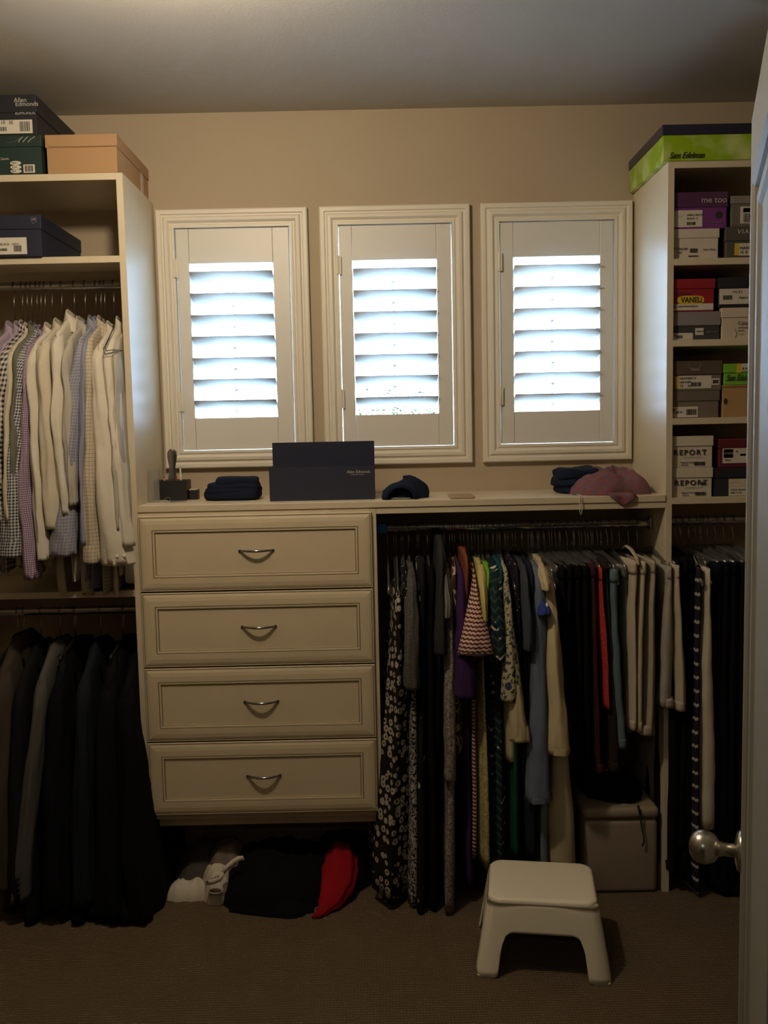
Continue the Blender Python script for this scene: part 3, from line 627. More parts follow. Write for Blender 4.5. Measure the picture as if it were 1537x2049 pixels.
def garment(kind, name, label, cat, group, rodk, mat, tip, bot, tw=20, bw=30, sleeve=None, rot=0.0, hk='clear', neck=0.06, folds=(0.006, 22), crum=0.004,
            hem=0.012, coll=None, far=None, trim=None, tipY=-0.455, botY=None, slope=None, lean=0.0, parts=None, wb=None, noH=False):
    """tip/bot: photo positions of the near shoulder tip and the near lower corner; both stand at real depth tipY"""
    cnt[0] += 1; sd = cnt[0]; zr, where = RODS[rodk]
    T = atY(tip[0], tip[1], tipY); by = botY if botY is not None else tipY; B = atY(bot[0], bot[1], by)
    if B[2] < 0.012: B = CAM + (B-CAM)*(0.012-CAM[2])/(B[2]-CAM[2]); by = B[1]
    X = T[0]; o = empty(name, (X, YR, zr), label, cat, group, rot)
    d = 2.82*PXM; ht0, ht1 = tw*d/2, bw*d/2; zt = T[2]-zr; zb = B[2]-zr; dx = B[0]-T[0]; yn = tipY-YR; yb = by-YR; hw = -yn
    L = zt-zb
    if kind == 'pants':
        # waistband at top, straight flat legs
        body = MB(); pr = [(zt, yn, far or 0.12, ht0*0.9, 0), (zt-0.05, yn, far or 0.12, ht0, dx*0.05), (zt-L*0.3, yn*1.0, far or 0.12, (ht0+ht1)/2, dx*0.3), (zt-L*0.7, (yn+yb)/2, 0.11, ht1, dx*0.75), (zb, yb, 0.10, ht1, dx)]
        cloth_body(body, pr, folds, sd, hem*0.3, crumple=crum); g = body.build('trouser_leg', FB[mat], o, smooth=True, world=False)
        wbm = MB(); cloth_body(wbm, [(zt+0.003, yn-0.003, (far or 0.12)+0.003, ht0*0.9+0.0012, 0), (zt-0.038, yn-0.002, (far or 0.12)+0.003, ht0+0.0012, dx*0.03)], (0, 10), sd, 0, m=4, crumple=0.001); wbm.build('waistband', FB[wb or mat], o, smooth=True, world=False)
        if trim != 'nohem':
            hm_ = MB(); cloth_body(hm_, [(zb+0.030, yb-0.0012, 0.102, ht1+0.0012, dx*0.97), (zb-0.001, yb-0.0012, 0.102, ht1+0.0012, dx)], (0, 10), sd, 0, m=4, crumple=0.001); hm_.build('hem', FB[mat], o, smooth=True, world=False)
    else:
        if kind == 'jacket': ns, ty = neck, 0.03
        ns = neck; zn = zt + (slope if slope is not None else 0.075)
        fy = far or hw
        pr = [(zn+0.004, -ns, ns, 0.012, 0), (zn-0.004, -ns-0.01, ns+0.01, max(ht0*0.9, 0.012), 0), (zt+0.012, yn+0.02, fy-0.02, ht0, 0), (zt-0.02, yn, fy, ht0, dx*0.01), (zt-0.12, yn+0.006, fy-0.005, ht0*1.05, dx*0.08),
              (zt-L*0.45, (yn+yb)/2+0.004, fy-0.006, (ht0+ht1)/2, dx*0.42), (zt-L*0.8, yb, fy, ht1, dx*0.8), (zb, yb, fy, ht1, dx)]
        if sleeve: pr = [(a, b_+ (0.03 if i > 2 else 0), c_, t_*0.8, e) for i, (a, b_, c_, t_, e) in enumerate(pr)]
        body = MB(); cloth_body(body, pr, folds, sd, hem, crumple=crum); g = body.build('body', FB[mat], o, smooth=True, world=False)
        if coll:
            cm = MB(); collar(cm, zn+0.002, w=0.058, t=0.026, stand=0.026, leaf=0.048); cm.build('collar', FB[mat if coll is True else coll], o, smooth=True, world=False)
        if kind == 'shirt':
            pk = MB(); cloth_body
        if sleeve:
            for side in (0, 1):
                sb = sleeve; SB = atY(sb['bot'][0], sb['bot'][1], sb.get('Y', tipY-0.02)); sdx, sz, sy = SB[0]-X, SB[2]-zr, SB[1]-YR
                if side: 
                    if kind == 'top': continue
                    sy = fy+0.005; sdx = dx*0.5
                r0, r1 = sb.get('w0', 36)*d/2, sb.get('w1', 36)*d/2; sm_ = FB[sb.get('mat', mat)]; y0 = (yn+0.035) if not side else fy-0.035
                sgn = 1 if not side else -1
                mid = sb.get('mid', 0.0)*(1 if not side else 0)
                Ls = zt-sz; rad = lambda t: r0+(r1-r0)*t; pz = lambda t: zt-Ls*t; cone = sb.get('cone'); w5 = rad(0.55) if not cone else rad(0.55)
                path = [(0, y0+0.030*sgn, zt+0.026, r0*0.45, 0.010), (0, y0+0.006*sgn, zt+0.006, r0*0.8, 0.024), (0.0, y0-0.004*sgn, pz(0.06), rad(0.05), 0.036), (sdx*0.16+mid*0.4, y0-0.010*sgn, pz(0.22), rad(0.2), 0.044),
                        (sdx*0.5+mid, (y0+sy)/2-0.012*sgn, pz(0.55), w5, 0.043), (sdx*0.85+mid*0.3, sy, pz(0.86), rad(0.86)*(1 if (cone or kind != 'shirt') else 0.95), 0.036), (sdx, sy, sz, r1, 0.034)]
                s_ = MB(); tube_cloth(s_, path, sd*3+side, crumple=sb.get('crum', crum*1.3)); so = s_.build('sleeve', sm_, o, smooth=True, world=False)
                if sb.get('jbtn') and not side:
                    for k in range(4): MB().lathe([(0.006, 0), (0.0065, 0.002), (0.004, 0.003)], (sdx*0.97+r1*0.35-0.004*k*0, sy-0.036, sz+0.035+0.017*k), frame=Matrix(((1, 0, 0), (0, 0, -1), (0, 1, 0))).to_3x3(), seg=10).build('button', M['blackp'], so, smooth=True, world=False)
                if sb.get('cuff', True):
                    c0 = sb.get('cuffh', 0.055); q = c0/0.1
                    cm = MB(); tube_cloth(cm, [(sdx*0.94, sy, sz+c0, rad(1-c0/Ls)*(0.95 if kind == 'shirt' else 1)+0.0012, 0.036), (sdx*0.97, sy, sz+c0*0.5, r1*0.99+0.0012, 0.036), (sdx, sy, sz-0.002, r1+0.0012, 0.036)], sd, m=8, crumple=0.0015, top_cap=False)
                    cm.build('cuff', FB[sb.get('cuffmat', sb.get('mat', mat))], so, smooth=True, world=False)
                    if sb.get('btn') and not side:
                        for k in (0.2, 0.62): MB().lathe([(0.0058, 0), (0.0062, 0.0015), (0.004, 0.002)], (sdx+r1*k, sy-0.037*math.sqrt(1-k*k)-0.002, sz+c0*0.48), frame=Matrix(((1, 0, 0), (0, 0, -1), (0, 1, 0))).to_3x3(), seg=12).build('button', M['trim'], so, smooth=True, world=False)
    if parts: parts(o, dict(zt=zt, zb=zb, yn=yn, dx=dx, ht0=ht0, ht1=ht1, yb=yb))
    if not noH:
        hl = HLAB[hk] + ' of the ' + label
        if len(hl.split()) > 16: hl = 'hanger of the ' + label
        if len(hl.split()) > 16: print('LONG', hl)
        hanger(hk, X, zr, where, rot, hl)
    return o

def placket(o, q):
    m_ = MB(); P, UV = [], []
    x = q['ht0']*0.9
    for k in range(14):
        z = q['zt']-0.02-(q['zt']-q['zb']-0.06)*k/13; xx = x+q['dx']*k/13+0.004
        P.append([(xx, -0.055, z), (xx+0.002, -0.05, z), (xx+0.002, -0.018, z), (xx, -0.013, z)]); UV.append([(0, z), (0.01, z), (0.03, z), (0.04, z)])
    m_.grid(P, UV); m_.build('placket', o.children[0].data.materials[0], o, smooth=True, world=False)
# upper left shirts --------------------------------------------------------
G = 'shirts on the upper left rod'
def shirt(label, mat, tip, bot, sl, **k):
    garment('shirt', 'hung_shirt', label, 'shirt', G, 'U', mat, tip, bot, tw=k.pop('tw', 20), bw=k.pop('bw', 36), sleeve=sl, coll=k.pop('coll', True), hk=k.pop('hk', 'wire'), hem=0.05, neck=0.055, slope=0.078, folds=(0.011, 24), crum=0.006, **k)
shirt('lavender striped shirt at the far left end of the upper rod', 'lav', (-22, 700), (-20, 1130), dict(bot=(-24, 1090), w0=34, w1=30))
shirt('purple and white checked shirt, collar just left of the gingham one', 'lav', (-4, 700), (-4, 1130), dict(bot=(-6, 1060), w0=24, w1=24))
shirt('large black and white gingham shirt near the left edge', 'ging', (6, 698), (8, 1115), dict(bot=(0, 1045), w0=24, w1=22, cuff=False))
shirt('cream shirt between the large gingham and the grey green shirt', 'cream', (16, 704), (22, 1120), dict(bot=(20, 1040), w0=18, w1=16, cuff=False))
shirt('dark grey green shirt behind the navy checked one', 'olive', (27, 700), (30, 1120), dict(bot=(34, 1040), w0=16, w1=16, cuff=False))
shirt('navy and white small check shirt with a long hanging sleeve', 'navyck', (36, 706), (52, 1125), dict(bot=(24, 1112), w0=24, w1=50, cuffh=0.06))
shirt('purple mini check shirt with its cuff hanging lowest', 'purpck', (45, 708), (60, 1120), dict(bot=(64, 1156), w0=18, w1=29, mid=-0.004))
shirt('cream shirt left of the one with the pointed fold', 'white', (60, 703), (90, 1130), dict(bot=(90, 1117), w0=28, w1=26))
shirt('cream shirt whose sleeve ends in a pointed fold', 'cream', (80, 694), (118, 1158), dict(bot=(112, 1058), w0=30, w1=36, cuff=False), tw=24, bw=34)
shirt('cream shirt with wide open collar left of the blue one', 'white', (106, 676), (140, 1168), dict(bot=(134, 1030), w0=26, w1=28, cuff=False), tw=26, bw=40)
shirt('pale grey shirt between the open collar and the blue sleeve', 'palegrey', (130, 690), (160, 1172), dict(bot=(150, 1010), w0=20, w1=22, cuff=False))
shirt('pale blue grid check shirt with a wide buttoned cuff', 'blueck', (153, 688), (168, 1135), dict(bot=(128, 1110), w0=24, w1=52, cuffh=0.075), tw=18)
shirt('blue fine striped shirt behind the pale blue grid check', 'bluest', (164, 690), (176, 1150), dict(bot=(172, 1090), w0=18, w1=18, cuff=False), tw=16)
shirt('cream windowpane check shirt beside the white front one', 'tanck', (172, 688), (196, 1165), dict(bot=(185, 1124), w0=18, w1=38), tw=18)
shirt('white shirt with two cuff buttons at the panel end', 'white', (192, 700), (216, 1165), dict(bot=(236, 1128), w0=32, w1=62, cuffh=0.06, btn=True), tw=26, bw=30)
shirt('off white shirt hung behind the two button cuff', 'white', (212, 690), (228, 1158), dict(bot=(256, 1092), w0=26, w1=26, cuff=False), tw=26, bw=34, parts=placket)
shirt('last pale shirt against the tall side panel', 'palegrey', (226, 694), (240, 1152), dict(bot=(244, 1060), w0=16, w1=16, cuff=False), tw=16, bw=18, coll=None, parts=placket)
# black cord loop hanging over the white shirts
cx = [(232, 628, -0.33), (228, 655, -0.40), (216, 680, -0.43), (207, 698, -0.46), (209, 708, -0.47), (228, 705, -0.46), (246, 702, -0.43), (230, 700, -0.45), (212, 702, -0.47), (211, 695, -0.47), (220, 672, -0.44), (229, 650, -0.40), (231, 630, -0.33)]
cm = MB().tube([tuple(atY(a, b, c)) for a, b, c in cx], 0.0013, 6); tag(cm.build('cord_loop', M['blackp'], None, smooth=True, loc=tuple(atY(231, 630, -0.33))), 'thin black cord looped around the collar of the white shirts', 'cord')

# lower left jackets --------------------------------------------------------
G = 'jackets on the lower left rod'
def lapel(mat):
    def f(o, q):
        m_ = MB(); P, UV = [], []; z0 = q['zt']+0.07
        for k in range(10):
            t = k/9; z = z0-0.30*t; w_ = 0.05*(1-t)**0.8+0.008; y0 = -0.05*(1-t)-0.01
            P.append([(q['ht0']+0.003, y0-w_, z), (q['ht0']+0.007, y0-w_*0.4, z+0.004), (q['ht0']+0.004, y0+0.008, z)]); UV.append([(0, z), (0.03, z), (0.06, z)])
        m_.grid(P, UV); m_.build('lapel', FB[mat], o, smooth=True, world=False)
        c_ = MB(); z = q['zt']+0.075; P, UV = [], []
        for k in range(13):
            a = math.radians(70+220*k/12); P.append([(0.03*math.cos(a), 0.07*math.sin(a), z+0.03), (0.045*math.cos(a), 0.085*math.sin(a), z-0.02)]); UV.append([(k*.02, 0), (k*.02, .05)])
        c_.grid(P, UV); c_.build('collar', FB[mat], o, smooth=True, world=False)
    return f
SLV = {}
def jacket(label, mat, tip, bot, sl, **k):
    garment('jacket', 'suit_jacket', label, 'jacket', G, 'L', mat, tip, bot, tw=k.pop('tw', 34), bw=k.pop('bw', 38), sleeve=sl, hk=k.pop('hk', 'suit'), hem=0.01, neck=0.07, slope=0.105, parts=lapel(mat), crum=0.003, tipY=-0.475, **k)
jacket('brown grey jacket at the left edge of the lower rod', 'brgrey', (-6, 1365), (10, 1830), dict(bot=(0, 1780), w0=44, w1=48, cuff=False), tw=46, bw=50)
jacket('charcoal jacket between the brown grey and the mid grey ones', 'char', (32, 1385), (40, 1850), dict(bot=(36, 1800), w0=30, w1=34, cuff=False))
jacket('mid grey suit jacket with buttoned sleeve end', 'grey', (73, 1378), (92, 1830), dict(bot=(40, 1798), w0=28, w1=40, cuff=False, jbtn=True))
jacket('black jacket right of the mid grey suit jacket', 'blackb', (104, 1392), (120, 1855), dict(bot=(108, 1815), w0=34, w1=44, cuff=False), tw=40, bw=52)
jacket('dark navy suit jacket in the middle of the lower rod', 'navyw', (160, 1378), (176, 1850), dict(bot=(166, 1806), w0=32, w1=42, cuff=False))
jacket('black suit jacket right of the navy one', 'blackb', (208, 1385), (224, 1862), dict(bot=(216, 1830), w0=40, w1=50, cuff=False), tw=46, bw=62)
jacket('black wool coat against the side panel, its hem in front of it', 'black', (246, 1400), (278, 1862), dict(bot=(280, 1840), w0=40, w1=52, cuff=False), tw=42, bw=60)
garment('pants', 'hung_trousers', 'black trousers hung below the jackets at the left', 'trousers', 'trousers on the lower left rod', 'L', 'black', (15, 1420), (60, 1850), tw=40, bw=60, hk='clipblack', tipY=-0.36, botY=-0.41, trim='nohem')
garment('pants', 'hung_trousers', 'black trousers behind the navy suit jacket', 'trousers', 'trousers on the lower left rod', 'L', 'black', (135, 1420), (150, 1850), tw=40, bw=60, hk='clipblack', tipY=-0.36, botY=-0.41, trim='nohem')
garment('pants', 'hung_trousers', 'black trousers between the two right hand coats', 'trousers', 'trousers on the lower left rod', 'L', 'black', (235, 1420), (250, 1850), tw=40, bw=60, hk='clipblack', tipY=-0.36, botY=-0.41, trim='nohem')

# middle bay ----------------------------------------------------------------
G = 'clothes on the middle rod'
def g_(kind, name, label, cat, mat, tip, bot, tw, bw, **k):
    if kind != 'pants': k.setdefault('slope', 0.03); k.setdefault('neck', 0.125)
    garment(kind, name, label, cat, k.pop('group', G), k.pop('rod', 'M'), mat, tip, bot, tw=tw, bw=bw, **k)
SL = lambda x, y, w0, w1, **k: dict(bot=(x, y), w0=w0, w1=w1, cuff=k.pop('cuff', False), **k)
hanger('clear', float(atY(776, 1100, -0.24)[0]), ZRM, 'middle rod', 0, 'empty clear plastic hanger beside the drawer chest')
g_('dress', 'hung_dress', 'long black dress with beige leopard ring print', 'dress', 'leopard', (797, 1195), (783, 1800), 28, 84, folds=(0.012, 26), hem=0.03, botY=-0.47)
g_('dress', 'hung_dress', 'long black and white fern print dress beside the leopard one', 'dress', 'bwfern', (823, 1210), (824, 1812), 14, 26, folds=(0.006, 26), botY=-0.45)
g_('top', 'hung_blouse', 'black blouse with small white dots behind the tweed sleeve', 'blouse', 'bwdots', (811, 1165), (812, 1400), 16, 18)
g_('top', 'hung_cardigan', 'charcoal tweed cardigan ending halfway down', 'cardigan', 'tweed', (824, 1160), (826, 1420), 20, 26, sleeve=SL(824, 1375, 24, 34))
g_('dress', 'hung_dress', 'long black dress with scattered pale flowers', 'dress', 'bflor', (845, 1150), (848, 1825), 22, 34, botY=-0.45)
g_('dress', 'hung_dress', 'plain long black dress right of the flowered black one', 'dress', 'black', (864, 1165), (866, 1820), 20, 34, botY=-0.45)
g_('top', 'hung_blouse', 'dark grey knit top with a straight hem', 'blouse', 'dgrey', (882, 1100), (882, 1500), 22, 26, sleeve=SL(882, 1308, 18, 26))
g_('top', 'hung_blouse', 'sage grey top with narrow pale shoulder', 'blouse', 'ggreen', (890, 1140), (898, 1740), 10, 16, sleeve=SL(893, 1235, 10, 14), folds=(0.006, 20))
g_('dress', 'hung_dress', 'long mottled grey dress reaching the carpet', 'dress', 'mott', (900, 1160), (901, 1838), 16, 36, folds=(0.006, 24), hem=0.02, sleeve=SL(900, 1560, 18, 24), botY=-0.49)
g_('dress', 'hung_dress', 'maroon dress with beige leaf outlines', 'dress', 'brleaf', (911, 1152), (919, 1508), 16, 36, botY=-0.46)
g_('top', 'hung_blouse', 'rust coloured top behind the striped sleeve', 'blouse', 'rust', (934, 1128), (936, 1350), 14, 16)
g_('dress', 'hung_dress', 'long purple knit dress beside the maroon leaf dress', 'dress', 'purple', (922, 1156), (940, 1790), 14, 48, botY=-0.47, sleeve=SL(931, 1392, 18, 54))
g_('dress', 'hung_dress', 'maroon and pink wavy striped dress with flared sleeve', 'dress', 'mstripe', (951, 1162), (953, 1725), 16, 26, tipY=-0.465, folds=(0.005, 26), sleeve=dict(bot=(953, 1306), w0=8, w1=70, cuff=True, cuffh=0.006, cuffmat='mstriped', Y=-0.50, cone=True, crum=0.001))
g_('top', 'hung_cardigan', 'pale yellow cardigan with rounded shoulder', 'cardigan', 'yellow', (965, 1152), (968, 1420), 18, 18, sleeve=SL(972, 1240, 20, 12))
g_('dress', 'hung_dress', 'long yellow lace dress behind the step stool', 'dress', 'ylace', (966, 1230), (972, 1735), 12, 28, folds=(0.006, 24))
g_('top', 'hung_blouse', 'small lime green top between yellow and teal', 'blouse', 'lime', (980, 1158), (984, 1250), 12, 12)
g_('dress', 'hung_dress', 'long dark teal chevron print dress', 'dress', 'teal', (993, 1152), (1000, 1745), 30, 56, folds=(0.008, 22), sleeve=SL(994, 1320, 30, 36))
g_('top', 'hung_blouse', 'plain teal top behind the chevron dress', 'blouse', 'tealp', (1005, 1150), (1006, 1260), 12, 14)
g_('top', 'hung_blouse', 'cream blouse with navy and green flowers down the sleeve', 'blouse', 'gflor', (1013, 1152), (1020, 1400), 14, 20, sleeve=SL(1024, 1400, 14, 44))
g_('top', 'hung_cardigan', 'cream cardigan with bell shaped sleeve left of the slate one', 'cardigan', 'creamk', (1020, 1230), (1022, 1525), 12, 30, sleeve=dict(bot=(1040, 1478), w0=16, w1=38, cuff=True, cuffh=0.05))
g_('dress', 'hung_dress', 'long bottle green knit dress low behind the cream sleeve', 'dress', 'green', (1030, 1230), (1036, 1720), 14, 30, tipY=-0.43)
g_('top', 'hung_blouse', 'black blouse with tiny pinkish dots', 'blouse', 'rdots', (1036, 1150), (1044, 1480), 18, 22)
g_('top', 'hung_jacket', 'slate grey knit jacket with sloping shoulder', 'jacket', 'slate', (1052, 1150), (1060, 1500), 22, 26, hk='velvet', sleeve=SL(1058, 1300, 18, 20))
g_('top', 'hung_blouse', 'dark navy knit top beside the blue grey one', 'blouse', 'navyk', (1066, 1152), (1068, 1720), 14, 20, hk='velvet')
g_('dress', 'hung_cardigan', 'long blue grey knit cardigan with a pale hem line', 'cardigan', 'bgrey', (1080, 1155), (1076, 1600), 22, 42, sleeve=dict(bot=(1078, 1600), w0=26, w1=52, cuff=True, cuffh=0.02))
g_('dress', 'hung_dress', 'long pale blue grey dress ending behind the stool', 'dress', 'bgrey2', (1084, 1240), (1090, 1735), 12, 32, tipY=-0.44)
g_('top', 'hung_blouse', 'royal blue printed top with short flared sleeve', 'blouse', 'royal', (1088, 1200), (1090, 1300), 12, 14, sleeve=SL(1087, 1228, 14, 26))
g_('top', 'hung_blouse', 'cream top with curled shoulder above the blue print', 'blouse', 'creamk', (1090, 1146), (1094, 1250), 18, 12, sleeve=SL(1092, 1180, 20, 16))
g_('top', 'hung_cardigan', 'cream knit cardigan with long straight sleeve', 'cardigan', 'creamk', (1104, 1168), (1108, 1480), 18, 26, tipY=-0.465, sleeve=dict(bot=(1119, 1505), w0=20, w1=44, cuff=True, cuffh=0.022, Y=-0.49))
g_('dress', 'hung_dress', 'long cream knit dress widening down to the stool', 'dress', 'creamk', (1112, 1260), (1134, 1745), 16, 66, tipY=-0.45)
# dark group
hk = 'clip'
for x, yb_, m_, lab in ((1126, 1512, 'black', 'black trousers right of the cream cardigan'), (1142, 1498, 'blackb', 'black trousers, second right of the cream cardigan'), (1158, 1506, 'black', 'black trousers with faint studs'), (1174, 1540, 'blackb', 'black trousers left of the maroon ones')):
    g_('pants', 'hung_trousers', lab, 'trousers', m_, (x, 1135), (x+8, yb_), 18, 22, hk=hk, tipY=-0.42)
g_('pants', 'hung_trousers', 'dark maroon trousers left of the red ribbon', 'trousers', 'maroon', (1189, 1132), (1202, 1548), 16, 26, hk='clip', tipY=-0.42)
g_('pants', 'hung_trousers', 'narrow red dotted trousers among the dark ones', 'trousers', 'redpr', (1204, 1140), (1219, 1420), 11, 9, hk='clip', tipY=-0.43, trim='nohem')
g_('pants', 'hung_trousers', 'dark brown trousers behind the red dotted pair', 'trousers', 'dbrown', (1213, 1120), (1232, 1545), 12, 26, hk='clipblack', tipY=-0.42)
g_('pants', 'hung_trousers', 'washed grey blue jeans', 'trousers', 'denim', (1232, 1142), (1248, 1497), 26, 26, hk='clip', tipY=-0.43, crum=0.008)
g_('pants', 'hung_trousers', 'grey green twill trousers behind the jeans', 'trousers', 'dgreen', (1250, 1135), (1262, 1466), 24, 22, hk='clip', tipY=-0.40)
g_('pants', 'hung_trousers', 'cream trousers, nearer the jeans of the two cream pairs', 'trousers', 'creamp', (1271, 1126), (1270, 1462), 21, 20, hk='clipblack', tipY=-0.43)
g_('pants', 'hung_trousers', 'cream trousers next to the sand chinos', 'trousers', 'creamp', (1290, 1126), (1283, 1464), 20, 18, hk='clipblack', tipY=-0.43)
g_('pants', 'hung_trousers', 'sand coloured chinos with turned hem beside the panel', 'trousers', 'beige', (1309, 1124), (1299, 1472), 19, 38, hk='clipblack', tipY=-0.43)
# pale strap loop round the hanger
cm = MB().tube([tuple(atY(a, b, c)) for a, b, c in ((1246, 1096, -0.30), (1254, 1092, -0.34), (1264, 1100, -0.38), (1274, 1116, -0.42), (1278, 1130, -0.44))], [0.004, 0.008, 0.008, 0.006, 0.004], 8, flat=0.35)
tag(cm.build('fabric_strap', FB['creamp'], None, smooth=True, loc=tuple(atY(1246, 1096, -0.30))), 'pale curved fabric strap lying over a black clip hanger', 'strap')
for x in (1076, 1090, 1100, 1112, 1122, 1135, 1148, 1160, 1172, 1184, 1196):
    hanger('clip', float(atY(x, 1080, -0.24)[0]), ZRM, 'middle rod', rs.uniform(0.15, 0.5))
hanger('clipblack', float(atY(1216, 1080, -0.24)[0]), ZRM, 'middle rod', 0.55, 'black clip hanger turned towards the cream trousers')
for x in (788, 803, 817, 835, 855, 873, 887, 905, 928, 944, 957, 973, 986, 999, 1010, 1026, 1045):
    hanger('velvet' if rs.random() < 0.6 else 'clear', float(atY(x, 1080, -0.24)[0]), ZRM, 'middle rod', rs.uniform(-0.05, 0.05))
# right tower ---------------------------------------------------------------
G = 'clothes on the right tower rod'
gr_ = dict(rod='R', group=G)
g_('pants', 'hung_trousers', 'crinkled stone grey trousers just right of the panel', 'trousers', 'silver', (1342, 1136), (1340, 1417), 20, 32, hk='clip', tipY=-0.43, crum=0.009, **gr_)
g_('pants', 'hung_trousers', 'cream trousers beside the crinkled stone grey pair', 'trousers', 'creamp', (1358, 1134), (1366, 1424), 16, 30, hk='clip', tipY=-0.44, **gr_)
for x, yb_, lab in ((1356, 1745, 'long black trousers behind the crinkled stone grey pair'), (1375, 1700, 'long black trousers right of the cream pair'), (1386, 1760, 'long black trousers left of the striped scarf')):
    g_('pants', 'hung_trousers', lab, 'trousers', 'black', (x, 1120), (x-10, yb_), 16, 30, hk='clipblack', tipY=-0.41, **gr_)
g_('pants', 'hung_scarf', 'long narrow striped scarf with dark and silver bands', 'scarf', 'tie', (1402, 1140), (1398, 1792), 12, 18, hk='clear', tipY=-0.43, trim='nohem', **gr_)
g_('top', 'hung_blouse', 'black and cream striped top on a sloping hanger', 'blouse', 'bwstripe', (1415, 1140), (1420, 1260), 10, 12, tipY=-0.41, **gr_)
g_('pants', 'hung_trousers', 'long crinkled cream linen trousers above the door knob', 'trousers', 'linen', (1420, 1140), (1421, 1660), 14, 46, hk='clip', tipY=-0.44, crum=0.009, trim='nohem', **gr_)
for x, yb_, lab in ((1440, 1780, 'long black trousers right of the cream linen pair'), (1456, 1790, 'long black trousers second right of the linen pair'), (1472, 1790, 'long black trousers beside the door edge'), (1490, 1790, 'long black trousers partly behind the door'), (1510, 1790, 'long black trousers behind the door')):
    g_('pants', 'hung_trousers', lab, 'trousers', 'blackb', (x, 1128), (x, yb_), 22, 34, hk='clip', tipY=-0.42, **gr_)
for x in (1362, 1392, 1404, 1432, 1448, 1466): hanger('clip', float(atY(x, 1060, -0.24)[0]), ZRR, 'right tower rod', rs.uniform(0.1, 0.5))

# ---------------------------------------------------------------- boxes
def shoebox(label, px, yf=-0.372, depth=0.34, lidpx=20, bc='black', lc=None, ov=2.0, items=(), name='shoebox', xl=None, xr=None, zb=None, group='shoeboxes', lid_over=0.003, rz=0.0):
    """px: left, right, top, bottom of the front face in the photograph at the depth yf"""
    x0, x1, y0, y1 = px; xm = (x0+x1)/2
    X0 = float(atY(x0, (y0+y1)/2, yf)[0]) if xl is None else xl; X1 = float(atY(x1, (y0+y1)/2, yf)[0]) if xr is None else xr
    Zt = float(atY(xm, y0, yf)[2]); Zb = float(atY(xm, y1, yf)[2]) if zb is None else zb; lh = lidpx*(-yf-CAM[1])*0+lidpx*(yf-CAM[1])*PXM
    o = empty(name, ((X0+X1)/2, yf+depth/2, Zb), label, 'box', group, rz)
    e = lid_over
    MB().box(X0+e, X1-e, yf+e, yf+depth-e, Zb, Zt-lh*0.4).build('box_base', CB[bc], o, bevel=0.0012, seg=1)
    MB().box(X0, X1, yf, yf+depth, Zt-lh, Zt).build('lid', CB[lc or bc], o, bevel=0.0015, seg=2)
    def P(x, y): p = atY(x, y, yf); return float(p[0]), float(p[2])
    for it in items:
        k = it[0]; yy_ = {'s': 3, 't': 2, 'b': 3, 'e': 3}.get(k); fy = yf if (it[yy_] if yy_ else it[1][0][1]) <= y0+lidpx+0.5 else yf+e
        if k == 's':     # sticker x0,x1,y0,y1,color
            a, b = P(it[1], it[3]), P(it[2], it[4]); dy = 0.0012 if it[4] <= y0+lidpx else -0.0018
            MB().box(a[0], b[0], yf-0.0012 if it[4] <= y0+lidpx+1 else yf+e-0.0012, yf if it[4] <= y0+lidpx+1 else yf+e-0.0001, b[1], a[1]).build('sticker', CB[it[5]], o)
        elif k == 't':   # text x,y(baseline),size px,str,color
            p = P(it[1], it[2]); text(it[4], it[3]*(yf-CAM[1])*PXM, CB[it[5]] if it[5] in CB else M[it[5]], o, (p[0], fy-0.0020, p[1]), shear=it[6] if len(it) > 6 else 0, bold=it[7] if len(it) > 7 else 0, sx=it[8] if len(it) > 8 else 1, spacing=it[9] if len(it) > 9 else 1)
        elif k == 'b':   # barcode x0,x1,y0,y1
            a, b = P(it[1], it[3]), P(it[2], it[4]); m_ = MB(); r_ = random.Random(int(x0+y0)); x = a[0]; u = (b[0]-a[0])/26
            while x < b[0]:
                w_ = u*r_.choice((0.5, 1, 1, 1.6)); m_.box(x, min(x+w_, b[0]), fy-0.0018, fy-0.0013, b[1], a[1]); x += w_+u*r_.choice((0.6, 0.9, 1.3))
            m_.build('barcode', M['ink'], o)
        elif k == 'e':   # ellipse
            a, b = P(it[1], it[3]), P(it[2], it[4]); m_ = MB(); n = 24; q = 0
            m_.v = [((a[0]+b[0])/2+(b[0]-a[0])/2*sp(math.cos(2*math.pi*j/n), 0.6 if len(it) > 6 else 1), yy, (a[1]+b[1])/2+(a[1]-b[1])/2*sp(math.sin(2*math.pi*j/n), 0.6 if len(it) > 6 else 1)) for yy in (fy-0.0015, fy-0.0004) for j in range(n)]
            m_.f = [tuple(range(n)), tuple(range(2*n-1, n-1, -1))]+[(j, (j+1) % n, n+(j+1) % n, n+j) for j in range(n)]; m_.mi = [0]*len(m_.f); m_.build('emblem' if it[5] != 'ink' else 'finger_hole', CB[it[5]] if it[5] in CB else M[it[5]], o)
        elif k == 'l':   # poly line
            m_ = MB().tube([(P(x, y)[0], fy-0.0012, P(x, y)[1]) for x, y in it[1]], it[2], 6, flat=0.3); m_.build('emblem', CB[it[3]] if it[3] in CB else M[it[3]], o)
    return o
GL = 'shoeboxes on the left unit'; GRB = 'shoeboxes in the right tower'
def lines(x0, x1, y0, n, dy=4, seed=1):
    r_ = random.Random(seed); out = []
    for k in range(n): out.append(('t', x0, y0+k*dy, 4.2, ''.join(r_.choice('nouaeirst') for _ in range(int((x1-x0)/2.0))), 'ink'))
    return out
